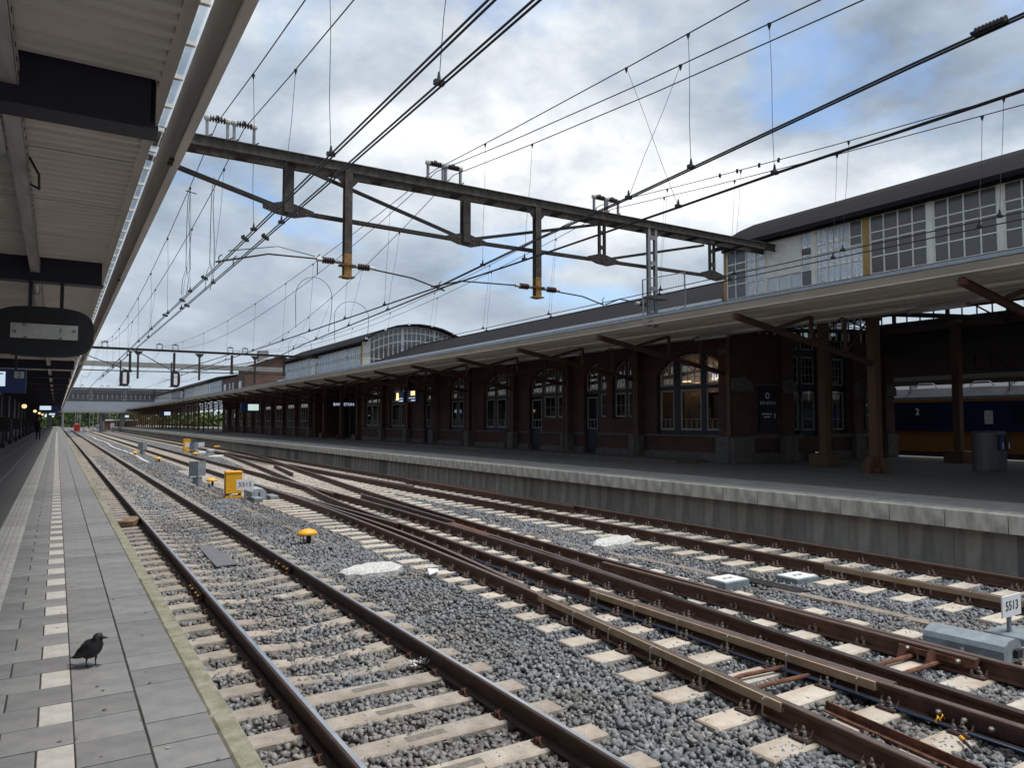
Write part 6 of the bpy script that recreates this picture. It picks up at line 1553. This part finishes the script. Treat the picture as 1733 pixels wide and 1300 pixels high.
# ================================================================ BIRD
def bird():
    T = thing('jackdaw', 'black jackdaw standing on the grey paving tiles of the near platform', 'bird', (.215, 5.20, 0))
    ox, oy = .215, 5.20; d = Vector((.68, -.73, 0)).normalized(); side = Vector((-d.y, d.x, 0))
    def P(u, w, z): return Vector((ox, oy, 0)) + d*u + side*w + Vector((0, 0, z))
    spine = [(-.062, .066, .012, .012), (-.055, .074, .030, .028), (-.040, .084, .041, .040), (-.018, .098, .050, .050), (.004, .113, .053, .052), (.024, .130, .047, .046), (.036, .146, .036, .036), (.042, .160, .028, .027), (.047, .171, .0265, .025), (.055, .181, .026, .024), (.064, .184, .021, .019), (.072, .183, .012, .011)]
    b = MB(); vs = []; n = 14
    for i, (u, z, ra, rb_) in enumerate(spine):
        a_ = spine[max(0, i-1)]; c_ = spine[min(len(spine)-1, i+1)]; du, dz = c_[0]-a_[0], c_[1]-a_[1]; l_ = math.hypot(du, dz); nu, nz_ = -dz/l_, du/l_
        for j in range(n):
            t = 2*math.pi*j/n; k = 1 + (.03*math.sin(j*5+i*3))
            vs.append(P(u+nu*math.sin(t)*ra*k*1.08, math.cos(t)*rb_*k*1.15, z+nz_*math.sin(t)*ra*k*1.08))
    fs = [(i*n+j, i*n+(j+1) % n, (i+1)*n+(j+1) % n, (i+1)*n+j) for i in range(len(spine)-1) for j in range(n)] + [tuple(range(n))[::-1], tuple((len(spine)-1)*n+j for j in range(n))]
    b.add(vs, fs, 'feather'); body = part('body', b, T, True)
    b = MB(); q = [(.068, .178, .012), (.080, .1775, .0085), (.092, .176, .005), (.101, .173, .0015)]
    dh = Vector((.97, -.22, 0)).normalized(); hc = P(.060, 0, 0)
    b.tube([hc + dh*((u-.060)*1.12) + Vector((0, 0, z)) for u, z, r in q], [r for u, z, r in q], 'black', 8); part('beak', b, T, True)
    b = MB()
    for w in (-.026, .026): b.lathe([(.0005, -.0015), (.002, 0), (.0005, .0015)], tuple(P(.060, w, .187)), 'eye', 8)
    part('eye', b, T)
    b = MB(); b.tube([P(.046, -.001, .163), P(.040, 0, .172), P(.046, 0, .186)], [.0285, .0285, .024], 'feathergrey', 12); part('nape', b, T, True)
    for w in (-1, 1):
        b = MB(); pts = [(.028, .132, .018), (.0, .112, .030), (-.035, .088, .026), (-.072, .066, .012), (-.092, .056, .003)]
        vs = []
        for u, z, r in pts:
            for t in np.linspace(0, 2*math.pi, 9)[:-1]: vs.append(P(u - math.sin(t)*r*.55, w*(.054-.2*max(0, -.035-u)+math.cos(t)*.007), z + math.sin(t)*r*.95))
        fs = [(i*8+j, i*8+(j+1) % 8, (i+1)*8+(j+1) % 8, (i+1)*8+j) for i in range(4) for j in range(8)]
        b.add(vs, fs, 'feather'); part('wing', b, T, True)
    b = MB(); b.add([P(-.055, -.016, .070), P(-.055, .016, .070), P(-.150, .014, .046), P(-.150, -.012, .044), P(-.055, -.016, .060), P(-.055, .016, .060), P(-.150, .014, .042), P(-.150, -.012, .040)], [(0,3,2,1),(4,5,6,7),(0,1,5,4),(1,2,6,5),(2,3,7,6),(3,0,4,7)], 'feather'); part('tail', b, T)
    for w, u in ((-.020, -.010), (.018, .020)):
        b = MB(); r = [.011, .006, .0035, .0032]
        b.tube([P(u-.004, w, .068), P(u, w, .050), P(u-.004, w, .026), P(u+.002, w, .006)], r, 'black', 7)
        for a_ in (-.5, 0, .5, 3.14): b.tube([P(u+.002, w, .005), P(u+.002+.016*math.cos(a_), w+.016*math.sin(a_), .006), P(u+.002+.03*math.cos(a_), w+.03*math.sin(a_), .002)], [.003, .0028, .001], 'black', 5)
        part('leg', b, T, True)
bird()

# ================================================================ PERSON
def person():
    x0, y0 = -1.22, 69.0
    T = thing('person', 'person in a dark coat with a green bag walking on the near platform', 'person', (x0, y0, 0))
    me = bpy.data.meshes.new('body'); J = {}
    vs = [(0, 0, .95), (0, 0, 1.15), (0, .01, 1.38), (0, .01, 1.50), (0, -.01, 1.58), (0, -.02, 1.70), (.19, .01, 1.42), (.25, .03, 1.18), (.24, -.06, .95), (.23, -.10, .86), (-.19, .01, 1.42), (-.27, -.02, 1.16), (-.33, -.10, .95), (-.34, -.14, .87),
          (.10, 0, .90), (.11, -.10, .50), (.10, -.02, .08), (.10, -.16, .04), (-.10, 0, .90), (-.10, .08, .50), (-.10, .22, .12), (-.10, .14, .04)]
    ed = [(0,1),(1,2),(2,3),(3,4),(4,5),(2,6),(6,7),(7,8),(8,9),(2,10),(10,11),(11,12),(12,13),(0,14),(14,15),(15,16),(16,17),(0,18),(18,19),(19,20),(20,21)]
    rad = [.17, .15, .18, .07, .085, .10, .08, .06, .045, .04, .08, .06, .045, .04, .11, .075, .05, .045, .11, .075, .05, .045]
    me.from_pydata(vs, ed, []); o = bpy.data.objects.new('body', me); COL.objects.link(o)
    sm = o.modifiers.new('skin', 'SKIN'); 
    for i, r in enumerate(rad): me.skin_vertices[0].data[i].radius = (r, r*.85)
    me.skin_vertices[0].data[0].use_root = True
    ss = o.modifiers.new('sub', 'SUBSURF'); ss.levels = 1; ss.render_levels = 1
    dg = bpy.context.evaluated_depsgraph_get(); m2 = bpy.data.meshes.new_from_object(o.evaluated_get(dg)); bpy.data.objects.remove(o)
    m2.materials.clear(); m2.materials.append(M['coat']); m2.materials.append(M['skin'])
    for p in m2.polygons:
        if p.center.z > 1.56 or p.center.z < .93 and abs(p.center.x) > .2: p.material_index = 1
        p.use_smooth = True
    put('body', m2, (x0, y0, 0), T)
    b = MB(); b.lathe([(.15, .62), (.21, .75), (.22, 1.0), (.20, 1.25), (.21, 1.42), (.12, 1.53)], (x0, y0, 0), 'coat', 12); part('coat', b, T, True)
    b = MB(); b.lathe([(.07, 1.50), (.115, 1.56), (.125, 1.68), (.11, 1.77), (.03, 1.83)], (x0, y0+.035, 0), 'hair', 12); part('hair', b, T, True)
    b = MB(); b.cbox(x0+.14, x0+.38, y0-.28, y0-.12, 1.02, 1.36, 'bag', .03); part('bag', b, T)
    b = MB()
    for k in range(5): b.tube([(x0+.23-.01*k*2+.02, y0-.10, .87), (x0+.22-.012*k+.03, y0-.11, .82), (x0+.21-.01*k+.03, y0-.10, .78-.004*abs(k-2))], .008, 'skin', 5)
    part('hand', b, T)
person()

# ================================================================ FAR SCENERY
T = thing('footbridge', 'wide covered footbridge with grey cladding crossing all tracks far away', 'bridge', (8, 200, 4))
b = MB(); b.box(-30, 30, 198, 206, Z(6.4), Z(7.5), 'bridgedark'); part('roof', b, T)
b = MB(); b.box(-30, 30, 198.6, 205, Z(5.3), Z(6.39), 'glasscl'); part('glass_band', b, T)
b = MB()
for i in range(60): b.box(-30+i, -29.85+i, 198.5, 198.59, Z(5.3), Z(6.4), 'signwhite')
part('window_bar', b, T)['kind'] = 'stuff'
b = MB(); b.box(-30, 30, 198, 206, Z(4.6), Z(5.29), 'bridgedark'); part('parapet', b, T)
b = MB(); b.box(-30, 30, 197.8, 206, Z(2.5), Z(4.59), 'bridge'); part('deck_cladding', b, T)
b = MB(); b.box(-30, 30, 197.6, 206, Z(2.0), Z(2.49), 'concretepale'); part('deck_edge', b, T)
for i, x in enumerate((-1.5, 9.2, 13.5)):
    b = MB(); b.box(x-.5, x+.5, 200, 202, -1.2, Z(1.99), 'concretepale'); part('pier', b, T)
def tree(x, y, h, r, label, seed):
    T = thing('tree', label, 'tree', (x, y, -1), 'trees beyond the footbridge')
    b = MB(); b.tube([(x, y, -1), (x+.1, y, h*.35), (x, y+.1, h*.7)], [.3, .22, .08], 'bark', 7)
    for k in range(4):
        a_ = k*1.6+seed; b.tube([(x+.05, y, h*.35+k*.3), (x+r*.5*math.cos(a_), y+r*.5*math.sin(a_), h*.6+k*.2)], [.12, .03], 'bark', 5)
    part('trunk', b, T)
    rr = np.random.default_rng(seed); n = 1500
    q = rr.normal(size=(n, 3)); q /= np.linalg.norm(q, axis=1)[:, None]; cl_ = rr.uniform(-1, 1, (14, 3))*np.array([r*.6, r*.6, h*.25])
    c = cl_[rr.integers(0, 14, n)] + q*rr.uniform(.3, 1, (n, 1))*r*.42 + np.array([x, y, h*.68]); vs = []; fs = []
    for i in range(n):
        u = rr.normal(size=3)*.22; w = rr.normal(size=3)*.22; p = c[i]; vs += [tuple(p-u), tuple(p+w), tuple(p+u), tuple(p-w)]; fs.append((4*i, 4*i+1, 4*i+2, 4*i+3))
    b = MB(); b.add(vs, fs, 'leaf'); part('crown', b, T)
for i, (x, y, h, r) in enumerate(((-10, 260, 6, 4), (-4.5, 250, 5.5, 3.2), (0.5, 300, 6, 3.4), (5, 330, 6.5, 4), (10, 310, 6, 4), (17, 340, 8, 5), (25, 360, 8, 5), (34, 380, 9, 6))):
    tree(x, y, h, r, ['green tree far left behind the near platform', 'low green tree behind the near platform end', 'green tree left of the track vanishing point', 'green tree above the rails far away', 'green tree behind the red hut', 'tree right of the red hut', 'tree behind the low brick hut', 'farthest tree on the right'][i], 20+i)
b = MB(); rr = np.random.default_rng(5); vs = []; fs = []
for i in range(5000):
    p = np.array([rr.uniform(-60, 120), rr.uniform(430, 445), rr.uniform(-1, 5.5)+1.2*math.sin(i*.7)]); u = rr.normal(size=3)*.8; w = rr.normal(size=3)*.8
    vs += [tuple(p-u), tuple(p+w), tuple(p+u), tuple(p-w)]; fs.append((4*i, 4*i+1, 4*i+2, 4*i+3))
b.add(vs, fs, 'leaf'); o = put('distant_woods', b.mesh('distant_woods')); o['kind'] = 'stuff'; o['label'] = 'low green woods at the end of the line'; o['category'] = 'woods'
for i in range(12):
    x, y = (1.5, 5.2, 9.3, 13.8)[i % 4], 225+28*(i//4)
    b = MB(); b.tube([(x, y, -1), (x, y, 7.5)], .11, 'steellight', 6); single('line_mast', b, 'slim pale mast standing by the tracks beyond the footbridge', 'mast', 'pale masts beyond the footbridge', origin=(x, y, -1))
b = MB(); b.cbox(3.7, 5.0, 214, 216, -1.0, .75, 'red', .1); single('red_hut', b, 'small red hut between the tracks beyond the footbridge', 'hut', origin=(4.2, 215, -1))
T = thing('brick_hut', 'low brick hut with white door beyond the end of the far platform', 'building', (15, 232, -1))
b = MB(); b.box(10.5, 19, 230, 236, -1, 1.6, 'brick2'); part('wall', b, T); b = MB(); b.box(10.2, 19.3, 229.6, 236.4, 1.61, 1.95, 'signwhite'); part('roof', b, T)
b = MB(); b.box(12.6, 13.6, 229.9, 229.99, -1, 1.0, 'signwhite'); part('door', b, T); b = MB(); b.box(15, 16.4, 229.9, 229.99, -.2, 1.0, 'trainglass'); part('window', b, T)
for i, (x, y) in enumerate(((5.0, 185), (9.0, 190))):
    T = thing('signal_mast', ['slim signal mast with black head left under the footbridge', 'slim signal mast with black head right under the footbridge'][i], 'signal', (x, y, -1))
    b = MB(); b.tube([(x, y, -1), (x, y, 2.6)], .08, 'steellight', 6); part('mast', b, T); b = MB(); b.cbox(x-.3, x+.3, y-.2, y-.1, 1.6, 3.1, 'black', .05); part('signal_head', b, T)
T = thing('blue_arrow_sign', 'blue direction sign on two posts at the far end of the near platform', 'sign', (-1.5, 215, 0))
b = MB(); b.prism([(-2.6, 2.5), (-.6, 2.5), (-.6, 3.0), (-1.6, 3.9), (-2.6, 3.0)], 'y', 215, 215.1, 'screen'); part('arrow_board', b, T)
b = MB(); b.box(-2.1, -2.0, 215.1, 215.2, 0, 2.6, 'steellight'); b.box(-1.2, -1.1, 215.1, 215.2, 0, 2.6, 'steellight'); part('post', b, T)
